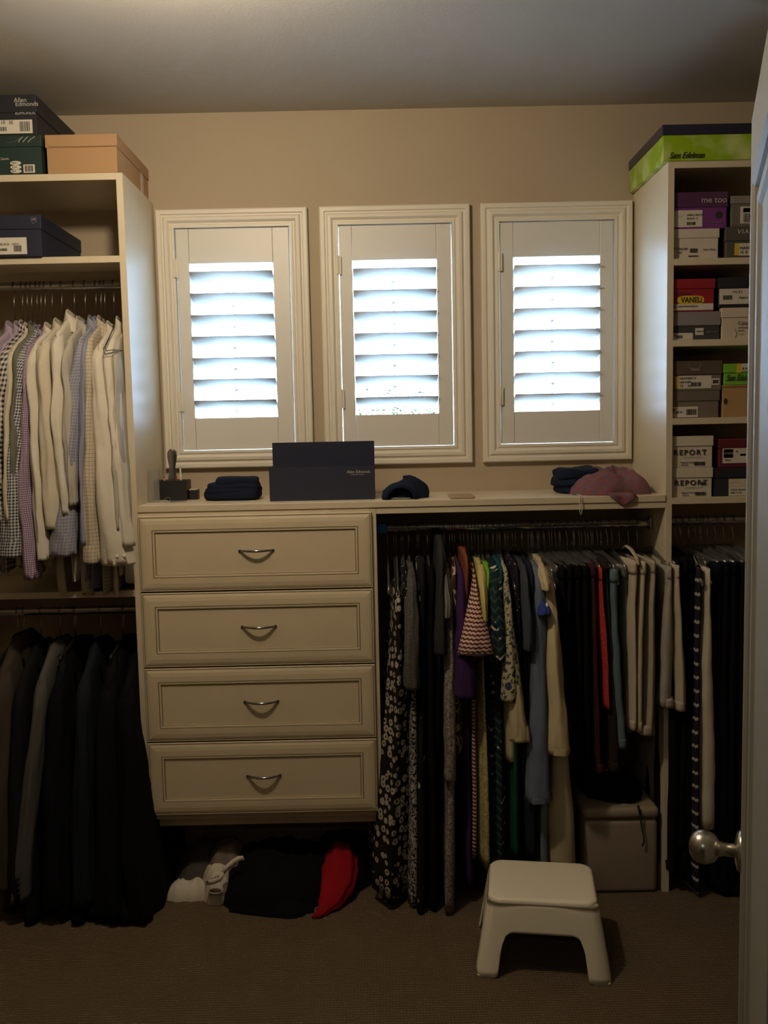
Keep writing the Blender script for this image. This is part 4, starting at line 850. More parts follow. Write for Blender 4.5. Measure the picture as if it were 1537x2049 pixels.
# left
X10 = float(atY(-60, 300, -0.39)[0])
kb = shoebox('kraft cardboard box on top of the left unit', (91, 235, 268.5, 349.5), -0.388, 0.385, 24, 'kraft', zb=ZT, group=GL, items=(('l', [(95, 290), (98, 292.5), (104, 293.5), (160, 293.5), (234, 291)], 0.0008, 'brown'),))
kx = float(atY(235, 310, -0.388)[0]); MB().box(kx-0.003, kx-0.0015, -0.105, -0.075, ZT, ZT+0.088).build('tape', CB['tape'], kb)
shoebox('dark green shoebox with oval badges, under the black one', (-70, 84, 270.7, 352), -0.388, 0.36, 22, 'dgreen', zb=ZT, group=GL, items=(
    ('l', [(37, 285), (40, 279.5), (46, 274)], 0.0022, 'sticker'), ('l', [(46, 285), (50, 279.5), (56, 274)], 0.0022, 'sticker'), ('l', [(56, 285), (61, 279.5), (70, 273.5)], 0.0022, 'sticker'), ('l', [(11, 284), (18, 286), (30, 283), (40, 277)], 0.0007, 'silver'),
    ('e', 19.5, 42, 322, 330, 'sticker'), ('e', 20, 42.5, 330.5, 338, 'sticker'), ('e', 20.5, 43, 338.5, 346, 'sticker'), ('s', 46, 69.5, 329, 345, 'sticker'), ('b', 49, 66, 331, 343), ('t', 23, 328, 5, 'MEN', 'ink'), ('t', 24, 336, 5, '8.5D', 'ink'), ('t', 24, 344, 5, 'BLK', 'ink'), ('t', -2, 320, 7, 'Classic', 'silver')))
shoebox('black shoebox with size label, topmost on the left unit', (-80, 73, 190, 270.2), -0.385, 0.36, 33, 'black', group=GL, items=(('s', -30, 65, 240.5, 266, 'sticker'), ('t', 1, 248, 9, '10', 'ink'), ('t', 17, 248, 9, '3E', 'ink'), ('b', 39, 60, 243, 262), ('b', -10, 13, 254, 262), ('t', 28, 205, 12, 'Allen', 'silver'), ('t', 31, 213, 12, 'Edmonds', 'silver'), ('t', 30, 229, 8, 'EDMONDS', 'silver')))
shoebox('navy shoebox with shield badge on the upper left shelf', (-75, 83, 431, 511), -0.40, 0.38, 27, 'navy', zb=ZLS, group=GL, items=(('s', -50, 54, 476.5, 508, 'sticker'), ('b', 27, 43, 491, 503), ('t', 24, 490, 5, 'SIZE 9', 'ink'), ('t', 0, 491, 6, 'BLACK', 'ink'), ('b', 0, 14, 497, 502), ('l', [(63, 435), (63, 442), (65, 446), (67.5, 448), (70.5, 446), (73, 442), (73, 435), (63, 435)], 0.0009, 'silver'), ('t', 65, 441, 5.5, 'AE', 'silver')))
# right top
shoebox('large lime green boot box with navy lid on top of the tower', (1326, 1560, 247, 322.5), -0.392, 0.385, 20, 'limebox', 'navylid', zb=ZT, group=GRB, items=(('t', 1339, 317, 17, 'Sam Edelman', 'ink', 0.5, 0.004, 0.75),))
# bay 1
shoebox('white shoebox under the purple one', (1337, 1440, 457.5, 516.5), -0.372, 0.33, 18, 'white', zb=Z2, xl=XB+TH+0.001, group=GRB, items=(('b', 1381, 1396, 497, 505), ('t', 1345, 500, 6, '7M', 'ink'), ('t', 1355, 500, 6, 'PARKLANE', 'ink', 0, 0, 0.7), ('t', 1356, 507, 5, 'BLK', 'ink'), ('t', 1407, 501, 5.5, 'Nine West', 'brown'), ('b', 1378, 1398, 511, 513.5)))
shoebox('purple shoebox with dark round finger hole', (1338, 1457, 384, 457), -0.375, 0.33, 29, 'purple', 'purplelid', xl=XB+TH+0.001, group=GRB, items=(('t', 1403, 406, 17, 'me too', 'silver', 0, 0, 1.0), ('s', 1348.5, 1406, 421, 453.5, 'sticker'), ('e', 1432.5, 1446, 422.5, 436.5, 'ink'), ('b', 1375, 1392, 444, 450), ('l', [(1354, 432), (1359, 434.5), (1364, 433), (1369, 430)], 0.0007, 'ink'), ('t', 1375, 432, 5, 'ANKLE BOOT', 'ink'), ('t', 1375, 439, 5, 'BLACK  7', 'ink'), ('t', 1420, 446, 5, 'metooshoes', 'lavgrey')))
shoebox('dark grey shoebox with zigzag letters beside the white one', (1452, 1555, 453, 515.5), -0.372, 0.33, 27, 'dgrey', zb=Z2, group=GRB, items=(('t', 1474, 468, 12, 'VIA', 'sticker', 0.2, 0, 1.2, 1.1), ('s', 1471, 1479, 486.5, 510.5, 'yellow'), ('s', 1479, 1520, 486.5, 510.5, 'sticker'), ('t', 1481, 499, 8, 'NARCISO', 'ink'), ('t', 1481, 507, 7, '10  B', 'ink')))
shoebox('grey shoebox at the top right by the door', (1462, 1560, 391, 452.6), -0.370, 0.33, 15, 'grey', 'greylid', group=GRB, items=(('s', 1482.5, 1525, 413, 446, 'sticker'), ('s', 1488, 1520, 416, 424, 'greylid'), ('b', 1489, 1520, 427, 444)))
# bay 2
shoebox('charcoal shoebox with lavender grey lid under the red one', (1337, 1442.5, 623.6, 681), -0.372, 0.33, 27, 'charc', 'lavgrey', zb=Z3, xl=XB+TH+0.001, group=GRB, items=(('s', 1392, 1408.5, 656.5, 670, 'sticker'), ('s', 1337, 1387, 667, 679, 'sticker'), ('b', 1353, 1366, 671, 677), ('t', 1345, 673, 4.5, 'SIZE', 'ink'), ('t', 1394.5, 665, 5, 'DKNY', 'ink'), ('t', 1413, 666, 4.5, 'NEW YORK', 'lavgrey')))
shoebox('red shoebox with yellow badge', (1337, 1431.6, 558, 623.2), -0.375, 0.33, 19, 'red', xl=XB+TH+0.001, group=GRB, items=(('e', 1356, 1409.5, 592, 608, 'yellow', 1), ('t', 1363, 605.5, 15, 'VANELi', 'ink', 0, 0.012, 0.85), ('s', 1337, 1428, 608.5, 619.5, 'sticker'), ('b', 1345, 1353, 610, 617), ('t', 1357, 615, 5, 'SANTANA BLACK', 'ink'), ('t', 1354, 589.5, 7, 'Collection', 'ink', 0.3)))
shoebox('cream shoebox under the navy one beside the door', (1443.8, 1545, 615, 677), -0.376, 0.33, 19, 'cream', zb=Z3, group=GRB, items=(('t', 1477, 650, 9.5, 'Calvin', 'brown'), ('t', 1477, 657, 4, 'EXPRESSION', 'brown'), ('t', 1477, 663, 4, 'BLACK', 'brown'), ('t', 1477, 670, 4, '7.5  M', 'brown'), ('l', [(1470, 657), (1473, 663), (1474, 670), (1471, 675)], 0.0012, 'kraft')))
shoebox('black shoebox with cream label panel beside the red one', (1437.7, 1545, 554.5, 614.6), -0.374, 0.33, 21, 'black', group=GRB, items=(('s', 1440.5, 1530, 578, 607, 'sticker'), ('b', 1447.5, 1466, 591, 599.5), ('t', 1466, 586, 6, 'I S L E S', 'ink'), ('t', 1478, 597, 5, 'Slingback', 'ink', 0.4)))
# bay 3
shoebox('taupe shoebox on the third shelf under the brown one', (1337, 1440.6, 782, 836.5), -0.372, 0.33, 20, 'taupe', 'taupe2', zb=Z4, xl=XB+TH+0.001, group=GRB, items=(('s', 1337, 1397, 814.5, 834.5, 'sticker'), ('b', 1374, 1394, 819, 830), ('s', 1343, 1351, 818.5, 822.5, 'yellow'), ('t', 1343, 828, 5, 'TAUPE', 'ink'), ('t', 1356, 827, 6, '9 M', 'ink')))
shoebox('brown shoebox with white and yellow size label', (1337, 1446, 722, 781.5), -0.374, 0.33, 27, 'taupe', 'brown', xl=XB+TH+0.001, group=GRB, items=(('s', 1352, 1358, 753.5, 777.5, 'yellow'), ('s', 1358, 1424, 752.5, 776.5, 'sticker'), ('t', 1359.5, 759.5, 6.5, 'GRAMERCY', 'ink'), ('t', 1359.5, 767, 6, 'LEATHER', 'ink'), ('t', 1359.5, 775, 8, '10', 'ink'), ('t', 1376.5, 775, 8, 'M', 'ink'), ('b', 1384, 1403, 765, 773), ('s', 1425, 1440, 757, 770, 'sticker'), ('b', 1427, 1438, 760, 767), ('l', [(1378, 728), (1381, 736), (1388, 738), (1396, 738), (1402, 733), (1401, 726)], 0.0008, 'silver'), ('t', 1381, 742, 7, 'Franco', 'silver', 0.3)))
shoebox('plain kraft shoebox with round finger hole below the green one', (1445, 1540, 770.5, 836), -0.373, 0.33, 3, 'kraft2', zb=Z4, group=GRB, items=(('e', 1449, 1456, 797, 809, 'ink'),))
shoebox('lime green shoebox with black script on the kraft one', (1448, 1545, 727, 770), -0.374, 0.33, 18, 'lime', group=GRB, items=(('s', 1475, 1483, 727.5, 746, 'yellow'), ('s', 1483, 1515, 727.5, 742, 'sticker'), ('t', 1485, 740, 7, '8 M', 'ink'), ('t', 1453, 762, 17, 'Sam Edelman', 'ink', 0.5, 0.004, 0.62)))
# bay 4
for (y0_, y1_, ym, lab, tx) in ((936, 996.5, 971.5, 'white shoebox with bold capitals, lower of two on the bottom shelf', 0), (872.6, 935.7, 911, 'white shoebox with bold capitals, upper of two on the bottom shelf', -2)):
    it = [('t', 1350+tx, ym, 14.5, 'REPORT', 'ink', 0, 0.010, 1.05, 1.28), ('b', 1391+tx, 1413+tx, ym+13, ym+20), ('t', 1364+tx, ym+16, 5, 'Report Footwear', 'ink', 0, 0.002), ('t', 1366+tx, ym+21, 4.5, 'BLACK', 'ink'), ('t', 1370+tx, ym+5, 3.5, 'FOOTWEAR COMPANY', 'silver')]
    if tx == 0: it += [('s', 1403, 1417, 963, 972, 'sticker'), ('b', 1404, 1414, 964, 971)]
    shoebox(lab, (1337, 1427+tx*-0.5, y0_, y1_), -0.372, 0.33, 20, 'white', zb=Z5 if tx == 0 else None, xl=XB+TH+0.001, group=GRB, items=it)
shoebox('black shoebox with two cream labels on the bottom shelf', (1428, 1540, 935.5, 994), -0.366, 0.33, 20, 'black', zb=Z5, group=GRB, items=(('s', 1459, 1515, 958.5, 973, 'cream'), ('s', 1459, 1515, 974.5, 991, 'sticker'), ('t', 1462, 982, 5, 'STYLE  BLACK', 'ink'), ('t', 1462, 988, 5, 'SIZE  9 1/2', 'ink'), ('l', [(1463, 968), (1472, 963), (1480, 964), (1488, 969)], 0.0006, 'kraft')))
shoebox('maroon shoebox with white and wine label', (1438.5, 1540, 877, 935), -0.37, 0.33, 19, 'maroon', group=GRB, items=(('s', 1447, 1520, 897, 925.5, 'sticker'), ('s', 1449, 1468, 899, 916, 'magenta'), ('t', 1450, 909, 5, 'STUDIO', 'silver'), ('t', 1451, 922, 5, 'Shoes', 'ink'), ('s', 1482, 1493, 908, 912, 'navylid'), ('t', 1472, 905, 5, '36', 'ink')))

# ---------------------------------------------------------------- things on the worktop
def wz(x, y): p = atZ(x, y, ZC); return Vector(p)
# open navy shoebox with its lid standing behind
yf = wz(640, 1001.5).y+0.004; X0, X1 = float(atY(539, 965, yf)[0]), float(atY(749.5, 965, yf)[0]); Zt = float(atY(640, 934, yf)[2]); dp = 0.17
nb = empty('open_shoebox', ((X0+X1)/2, yf+dp/2, ZC), 'open navy shoebox on the worktop with its lid standing up behind', 'box')
t_ = 0.002; q = MB(); q.box(X0, X1, yf, yf+t_, ZC, Zt); q.box(X0, X1, yf+dp-t_, yf+dp, ZC, Zt); q.box(X0, X0+t_, yf+t_, yf+dp-t_, ZC, Zt); q.box(X1-t_, X1, yf+t_, yf+dp-t_, ZC, Zt); q.box(X0+t_, X1-t_, yf+t_, yf+dp-t_, ZC, ZC+t_)
q.build('box_base', CB['navy'], nb)
Zl = float(atY(645, 884, yf+0.10)[2]); q = MB(); xa, xb = X0+0.006, X1+0.001
q.box(xa, xb, yf+0.06, yf+0.062, ZC+0.004, Zl); q.box(xa, xb, yf+0.062, yf+0.095, Zl-0.002, Zl); q.box(xa, xa+0.002, yf+0.062, yf+0.095, ZC+0.004, Zl-0.002); q.box(xb-0.002, xb, yf+0.062, yf+0.095, ZC+0.004, Zl-0.002)
q.build('lid', CB['shine'], nb)
p = atY(694, 947, yf); text('Allen Edmonds', 8.2*2.95*PXM, CB['silver'], nb, (p[0], yf-0.001, p[2]), sx=0.95)
p = atY(701, 950.5, yf); text('AN AMERICAN ORIGINAL', 2.4*2.95*PXM, CB['silver'], nb, (p[0], yf-0.001, p[2]))
# folded cloth stack
def slab(mb, cx, cy, z0, sx, sy, h, seed, rz=0.0, lump=0.006, n=30, m=14, e=0.35, uvs=1.0):
    """soft folded slab: superellipse footprint, rounded edge"""
    P, UV = [], []; off = Vector((seed*7.7, 3, seed)); cr, sr = math.cos(rz), math.sin(rz)
    for i in range(m+1):
        a = math.pi*i/m; k = math.sin(a)**0.5 if i <= m/2 else math.sin(a)**0.5; zz = z0 + h*(0.5+0.5*sp(math.cos(a), 0.75))
        k = max(k**0.35, 0.02) if 0 < i < m else 0.02; row, ur = [], []
        for j in range(n+1):
            t = 2*math.pi*j/n; x, y = sx/2*sp(math.cos(t), e)*k, sy/2*sp(math.sin(t), e)*k
            xx, yy = cx + x*cr-y*sr, cy + x*sr+y*cr
            nv = noise.noise_vector(Vector((xx*14, yy*14, zz*22))+off)*lump; lift = max(0, (zz-z0)/h)
            row.append((xx+nv.x*0.7, yy+nv.y*0.7, max(z0, zz+nv.z*lift*0.8))); ur.append((xx*uvs, (yy+zz)*uvs))
        P.append(row); UV.append(ur)
    mb.grid(P, UV); return mb
c = wz(452, 1003)
fs = empty('folded_cloth', (c.x+0.01, c.y+0.09, ZC), 'folded dark navy cloth stack left of the open navy box', 'cloth')
zz = ZC
for k, (w_, d_, h_, dx_) in enumerate(((0.188, 0.150, 0.034, 0), (0.184, 0.148, 0.030, 0.002), (0.178, 0.144, 0.028, 0.006), (0.150, 0.125, 0.032, 0.016))):
    m_ = MB(); slab(m_, c.x+0.012+dx_, c.y+0.085, zz, w_, d_, h_, k+3, rz=0.06*(k-1), lump=0.008); m_.build('fold', FB['navyf'], fs, smooth=True); zz += h_*0.5
# cap
c = wz(800, 1000)
cp_ = empty('cloth_cap', (c.x, c.y+0.06, ZC), 'dark navy cap lying brim forward right of the open box', 'cap')
m_ = MB(); P, UV = [], []
for i in range(9):
    a = math.pi/2*i/8
    row = []; ur = []
    for j in range(29):
        t = 2*math.pi*j/28; r_ = math.cos(a)**0.8*(1+0.06*math.sin(3*t+1)); x = c.x+0.016+0.078*r_*math.cos(t); y = c.y+0.085+0.066*r_*math.sin(t); z = ZC + 0.058*math.sin(a)**0.8*(1+0.22*math.cos(t))*(1 if True else 0)
        nv = noise.noise_vector(Vector((x*22, y*22, z*22)))*0.012; row.append((x+nv.x, y+nv.y, max(ZC, z+nv.z*(i > 0)))); ur.append((x, y+z))
    P.append(row); UV.append(ur)
m_.grid(P, UV); m_.build('crown', FB['navyf'], cp_, smooth=True)
m_ = MB(); P, UV = [], []   # arched brim, open towards the viewer
for i in range(17):
    t = math.pi*i/16; row = []; ur = []
    for r0, yy in ((0.036, 0.0), (0.046, 0.004), (0.050, 0.030), (0.050, 0.055)):
        row.append((c.x+0.003-r0*math.cos(t)*1.15, c.y+yy-0.006*math.sin(t), ZC+0.002+r0*math.sin(t)*1.0)); ur.append((t*.05, yy))
    P.append(row); UV.append(ur)
m_.grid(P, UV); m_.build('brim', FB['jean'], cp_, smooth=True, solid=0.004)
m_ = MB(); slab(m_, c.x+0.004, c.y+0.02, ZC, 0.068, 0.03, 0.006, 5, lump=0.004); m_.build('label_tab', FB['ggreen'], cp_, smooth=True)
# phone
a, b_ = wz(927, 998.5), wz(930, 986)
ph = empty('mobile_phone', (a.x, (a.y+b_.y)/2, ZC), 'gold mobile phone lying flat on the worktop', 'phone')
m_ = MB().box(a.x-0.040, a.x+0.040, a.y+0.002, a.y+0.135, ZC+0.0006, ZC+0.0086); m_.build('phone_body', M['gold'], ph, bevel=0.004, seg=4)
MB().box(a.x-0.034, a.x+0.034, a.y+0.018, a.y+0.119, ZC+0.0087, ZC+0.0092).build('phone_back', M['gold'], ph)
# organiser with contents
yf = wz(341, 1002.5).y+0.02; X0, X1 = float(atY(306.5, 985, yf)[0]), float(atY(374, 985, yf)[0]); Zt = float(atY(341, 961.5, yf)[2])
ob = empty('desk_organizer', ((X0+X1)/2, yf+0.03, ZC), 'small black organiser box holding pens and a shoehorn', 'organizer')
q = MB(); q.box(X0, X1, yf, yf+0.003, ZC, Zt); q.box(X0, X1, yf+0.07, yf+0.073, ZC, Zt); q.box(X0, X0+0.003, yf+0.003, yf+0.07, ZC, Zt); q.box(X1-0.003, X1, yf+0.003, yf+0.07, ZC, Zt); q.box(X0+0.003, X1-0.003, yf+0.003, yf+0.07, ZC, ZC+0.003); q.box((X0+X1)/2+0.015, (X0+X1)/2+0.018, yf+0.003, yf+0.07, ZC+0.003, Zt-0.004)
q.build('tray', M['blackp'], ob, bevel=0.001)
q = MB().box(X1+0.002, X1+0.032, yf+0.02, yf+0.06, ZC, ZC+0.034); bx_ = q.build('small_box', M['blackp'], None, bevel=0.002, loc=(X1+0.017, yf+0.04, ZC)); tag(bx_, 'small black box with pale top right of the organiser', 'box')
MB().box(X1+0.003, X1+0.031, yf+0.021, yf+0.059, ZC+0.034, ZC+0.037).build('box_top', CB['cream'], bx_)
# shoehorn
sx_, sy_ = float(atY(343, 940, yf+0.03)[0]), yf+0.035
sh = empty('shoehorn', (sx_, sy_, ZC+0.004), 'steel shoehorn standing up in the organiser', 'shoehorn')
P = []; N_ = [(0.0, 0.015), (0.03, 0.018), (0.055, 0.018), (0.075, 0.014), (0.10, 0.011), (0.120, 0.015), (0.136, 0.0175), (0.150, 0.016), (0.157, 0.009), (0.159, 0.003)]
ztip = float(atY(345, 898, yf+0.03)[2]); kk = (ztip-ZC-0.004)/0.159
for z, w_ in N_: P.append([(sx_+w_*math.sin(t)+0.003*z/0.159, sy_-0.006*math.cos(t)+0.004, ZC+0.004+z*kk) for t in [math.radians(-80+20*k) for k in range(9)]])
m_ = MB(); m_.grid(P); m_.build('horn_blade', M['chrome'], sh, smooth=True, solid=0.0012)
MB().tube([(sx_-0.013, sy_, ZC+0.045), (sx_, sy_-0.004, ZC+0.066)], [0.013, 0.010], 10).build('horn_grip', M['blackp'], sh, smooth=True)
for k, (x, yt, cc, nm) in enumerate(((360, 936, 'cream', 'white pen leaning in the organiser right of the shoehorn'), (328, 957, 'kraft', 'short wooden pencil end sticking out of the organiser'), (352, 956, 'red', 'small red stub standing in the organiser'))):
    p = atY(x, yt, yf+0.03); bb = atY(x+4, 985, yf+0.03); q = MB().tube([(bb[0], yf+0.025, ZC+0.006), (p[0], yf+0.035, p[2])], 0.003, 8)
    o_ = q.build('pen', CB[cc], None, smooth=True, loc=(bb[0], yf+0.025, ZC+0.006)); tag(o_, nm, 'pen'); 
    MB().tube([(p[0], yf+0.035, p[2]), (p[0]-0.0003, yf+0.0352, p[2]+0.004)], [0.0024, 0.001], 8).build('pen_tip', M['ink'], o_)
# acrylic card leaning at the panel and keys
p0, p1 = atY(296, 1000, -0.28), atY(319, 940, -0.28)
cdm = MB().box(float(atY(297, 970, -0.25)[0]), float(atY(319, 970, -0.25)[0]), -0.252, -0.249, ZC, float(atY(308, 940, -0.25)[2])).build('clear_card_stand', M['clear'], None, loc=(float(p0[0]), -0.25, ZC)); tag(cdm, 'clear plastic card stand beside the black organiser', 'stand')
k0 = wz(341, 1005)
ky = empty('key_bunch', (k0.x, k0.y, ZC), 'bunch of keys lying in front of the black organiser', 'keys')
q = MB(); q.tube([(k0.x+0.010*math.cos(t)-0.01, k0.y+0.008*math.sin(t), ZC+0.004+0.006*(1+math.sin(t))) for t in [2*math.pi*j/16 for j in range(17)]], 0.0009, 6); q.build('key_ring', M['chrome'], ky, smooth=True)
for j, (dx_, a_, mm) in enumerate(((0.0, -0.15, 'lavgrey'), (0.0, 0.1, 'charc'), (-0.012, 2.9, 'silver'))):
    ca, sa = math.cos(a_), math.sin(a_); pts = [(k0.x+dx_+ca*r_, k0.y+sa*r_, ZC+0.003+0.0016*j) for r_ in (0.0, 0.012, 0.02, 0.055)]
    MB().tube(pts, [0.007, 0.007, 0.004, 0.003], 8, flat=0.25).build('key', CB[mm], ky)
# jeans and paisley cloth
def drape(name, label, cat, mat, outline, ridge, seed, amp, extra=None, zf=None):
    """heightfield heap over a footprint in worktop/floor plane: outline = (cx,cy,ax,ay,rz,z0,h)"""
    cx, cy, ax, ay, rz, z0, h = outline; o = empty(name, (cx, cy, z0), label, cat); m_ = MB(); heap(m_, outline, ridge, seed, amp); m_.build('cloth', FB[mat], o, smooth=True); return o
def heap(m_, outline, ridge, seed, amp, n=56, m=26):
    cx, cy, ax, ay, rz, z0, h = outline; P, UV = [], []; cr, sr = math.cos(rz), math.sin(rz); off = Vector((seed*4.4, seed*9.1, seed))
    for i in range(m+1):
        r_ = (i/m); row, ur = [], []
        for j in range(n+1):
            t = 2*math.pi*j/n; ww = 1+0.22*noise.noise(Vector((math.cos(t)*1.3, math.sin(t)*1.3, seed*3.3)))+0.10*noise.noise(Vector((math.cos(t)*4, math.sin(t)*4, seed*5.3)))
            x, y = ax*r_*ww*sp(math.cos(t), 0.8), ay*r_*ww*sp(math.sin(t), 0.8)
            q = Vector((x, y, 0))*ridge+off; wv = noise.noise_vector(q*0.6)*1.4
            rd = 1-abs(noise.noise(q+wv))*2.2; rd2 = 1-abs(noise.noise(q*2.1+wv*2))*2.0
            base = (1-r_**2.6)**0.6 if r_ < 1 else 0
            z = z0 + base*(h*(0.75+0.25*noise.noise(q*0.35)) + amp*rd*0.7+amp*0.35*rd2)
            row.append((cx+x*cr-y*sr+wv.x*amp*0.25*base, cy+x*sr+y*cr+wv.y*amp*0.25*base, max(z0+0.0005, z))); ur.append((x+wv.x*0.01, y+base*h))
        P.append(row); UV.append(ur)
    m_.grid(P, UV)
c = wz(1160, 989)
jn = empty('folded_jeans', (c.x, c.y+0.09, ZC), 'dark folded jeans under the red paisley cloth', 'jeans')
zz = ZC
for k, (w_, h_, dx_) in enumerate(((0.150, 0.040, 0.012), (0.158, 0.036, 0.003), (0.150, 0.040, 0.004))):
    m_ = MB(); slab(m_, c.x+dx_, c.y+0.085, zz, w_, 0.16, h_, k+23, rz=-0.05*k, lump=0.018, e=0.5); m_.build('fold', FB['jean'], jn, smooth=True); zz += h_*0.6
c2 = wz(1250, 992)
pl = empty('paisley_cloth', (c2.x, c2.y+0.08, ZC), 'crumpled red and grey paisley cloth on the worktop by the tower', 'cloth')
m_ = MB(); heap(m_, (0.770, -0.225, 0.145, 0.130, 0.0, ZC, 0.105), 10, 4, 0.028, n=96, m=40); m_.build('cloth', FB['paisred'], pl, smooth=True)
m_ = MB(); P, UV = [], []
for i in range(8):
    t = i/7; row, ur = [], []
    for j in range(12):
        s_ = j/11; x = 0.775-0.045+0.085*s_; z = ZC+0.006-0.040*t*(1-abs(s_-0.55)*1.7); y = YF-0.008-0.004*math.sin(s_*9)-0.002*t; 
        if i == 0: y, z = YF+0.03, ZC+0.012
        row.append((x, y, z)); ur.append((x, z+y))
    P.append(row); UV.append(ur)
m_.grid(P, UV); m_.build('hanging_corner', FB['paisred'], pl, smooth=True, solid=0.0015)
# white cord tag over the edge
q = MB(); 
for dx_ in (0, 0.006): q.tube([(0.640+dx_, -0.33, ZC+0.004), (0.638+dx_, YF-0.004, ZC+0.003), (0.637+dx_, YF-0.007, ZC-0.01), (0.636+dx_*1.2, YF-0.008, ZC-0.045), (0.638+dx_*0.3, YF-0.008, ZC-0.058)], 0.0014, 6)
tag(q.build('drawstring', FB['white'], None, smooth=True, loc=(0.64, YF, ZC)), 'white drawstring hanging over the worktop edge by the jeans', 'string')

# ---------------------------------------------------------------- floor: stool, bin, laundry
def stool():
    cx, cy, rz, Hs = 0.4505, -0.707, math.radians(-8.5), 0.222
    o = empty('step_stool', (cx, cy, 0), 'cream plastic step stool on the carpet in front of the hanging clothes', 'stool', None, rz)
    hx0, hy0, hx1, hy1 = 0.151, 0.118, 0.188, 0.153
    # perimeter outline of one side, from leg corner to leg corner: (s in -1..1, z) lower edge with arch
    def side(hw0, hw1, legw, arch, n=40):
        pts = []  # (s_bottom_fraction, zbottom) across -1..1
        L = legw/hw1; R_ = 0.035
        pts += [(-1.0, 0.001), (-1.0+L*0.12, 0.0), (-1.0+L*0.80, 0.0), (-1.0+L*0.94, 0.003), (-1.0+L, 0.010)]
        for k in range(1, 7): pts.append((-1+L+0.01*k/6, 0.010+(arch-R_-0.010)*k/6))
        for k in range(1, 8): a = math.pi/2*k/7; pts.append((-1+L+0.01+(1-math.cos(a))*R_/hw1, arch-R_+R_*math.sin(a)))
        left = pts[:]; right = [(-s, z) for s, z in pts[::-1]]
        return left+right
    shell = MB()
    cols = []
    for sidx in range(4):
        if sidx % 2 == 0: hw0, hw1, off0, off1 = hx0, hx1, hy0, hy1
        else: hw0, hw1, off0, off1 = hy0, hy1, hx0, hx1
        prof = side(hw0, hw1, 0.058 if sidx % 2 == 0 else 0.052, 0.128 if sidx % 2 == 0 else 0.12); N = len(prof)
        for i, (s, zb) in enumerate(prof):
            sT = -1 + 2*i/(N-1)
            col = []
            for k in range(13):
                t = k/12; z = Hs-0.012 + (zb-(Hs-0.012))*t; g = (Hs-z)/Hs; ss = sT + (s-sT)*t**1.0
                # rounded corners
                hw, off = hw0+(hw1-hw0)*g, off0+(off1-off0)*g
                cr_ = 0.022; x = ss*hw; over = abs(x)-(hw-cr_); y = -off
                if over > 0: th_ = math.pi/4*over/cr_; y = -off + cr_*(1-math.cos(th_)); x = math.copysign(hw-cr_+cr_*math.sin(th_), x)
                
                # recessed corner legs under the deck
                rec = sm(hw-0.036, hw-0.028, abs(x))*sm(0.0, 0.12, 1-abs(abs(x)-(hw-0.018))/0.03); 
                y += 0.006*rec*(1-sm(0.08, 0.40, g))*sm(0, 0.5, 1-abs(ss)) if over <= 0 else 0
                for r_ in range(sidx): x, y = -y, x
                col.append((x, y, z))
            cols.append(col)
    P = [[c_[k] for c_ in cols] for k in range(13)]
    b = shell.grid(P, close=True); n = len(cols); shell.fan([b+j for j in range(n)])
    so = shell.build('legs', M['stool'], o, smooth=True, world=False, solid=0.0045)
    deck = MB(); prof = [(0.0, Hs-0.014), (0.0, Hs-0.008), (0.0035, Hs-0.0035), (0.009, Hs-0.0008), (0.018, Hs), (0.05, Hs+0.0008)]; rows = []
    def dk(ins, z, n=96):
        row = []
        for j in range(n):
            t = 2*math.pi*(j+0.5)/n; ex = 0.16; x, y = sp(math.cos(t), ex), sp(math.sin(t), ex); m_ = max(abs(x), abs(y)); x, y = x/1, y/1
            X_, Y_ = x*(hx0+0.004-ins), y*(hy0+0.004-ins)
            # notch corners
            ax_, ay_ = hx0+0.004-ins-abs(X_), hy0+0.004-ins-abs(Y_); nt = 0.030
            if ax_+ay_ < nt: k = (nt-(ax_+ay_))*0.30*(1-min(ins, 0.03)/0.03); X_ -= math.copysign(k, X_); Y_ -= math.copysign(k, Y_)
            row.append((X_, Y_, z))
        return row
    P = [dk(i_, z) for i_, z in prof]; b = deck.grid(P, close=True); deck.fan([b+(len(P)-1)*96+j for j in range(96)])
    deck.build('deck', M['stool'], o, smooth=True, world=False)
    rim = MB(); low = [c_[12] for c_ in cols]; low.append(low[0]); rim.tube([(x*1.004, y*1.004, z+0.002) for x, y, z in low], 0.0032, 6, caps=False); rim.build('rim', M['stool'], o, smooth=True, world=False)
stool()
# storage bin
bx0, bx1 = 0.648, 0.9015; by = -0.392; zt_ = float(atY(1240, 1625, by)[2]); zl_ = float(atY(1240, 1641, by)[2])
bn = empty('storage_bin', (0.775, -0.2, 0), 'taupe plastic storage bin with rounded lid under the hanging trousers', 'bin')
MB().box(bx0+0.004, bx1-0.004, by+0.004, -0.03, 0.0, zl_-0.002).build('bin_base', M['bin'], bn, bevel=0.018, seg=4, smooth=True)
MB().box(bx0, bx1, by, -0.026, zl_, zt_+0.012).build('lid', M['bin'], bn, bevel=0.016, seg=4, smooth=True)
tp = [atY(x, y, by-0.006) for x, y in ((1277, 1612), (1281, 1628), (1283, 1645), (1285, 1660), (1288, 1672), (1289, 1684), (1285, 1694))]
tag(MB().tube([tuple(p) for p in tp], [0.004, 0.004, 0.003, 0.0025, 0.002, 0.003, 0.002], 6).build('bag_strap', M['velvet'], None, smooth=True, loc=tuple(tp[0])), 'thin black strap hanging down over the storage bin', 'strap')
bagc = (0.78, -0.2)
bg_ = empty('black_bag', (*bagc, zt_+0.012), 'soft black bag lying on top of the storage bin', 'bag')
m_ = MB(); heap(m_, (bagc[0]-0.005, bagc[1], 0.105, 0.15, 0, zt_+0.0125, 0.07), 8, 31, 0.012); m_.build('bag_body', FB['black'], bg_, smooth=True)
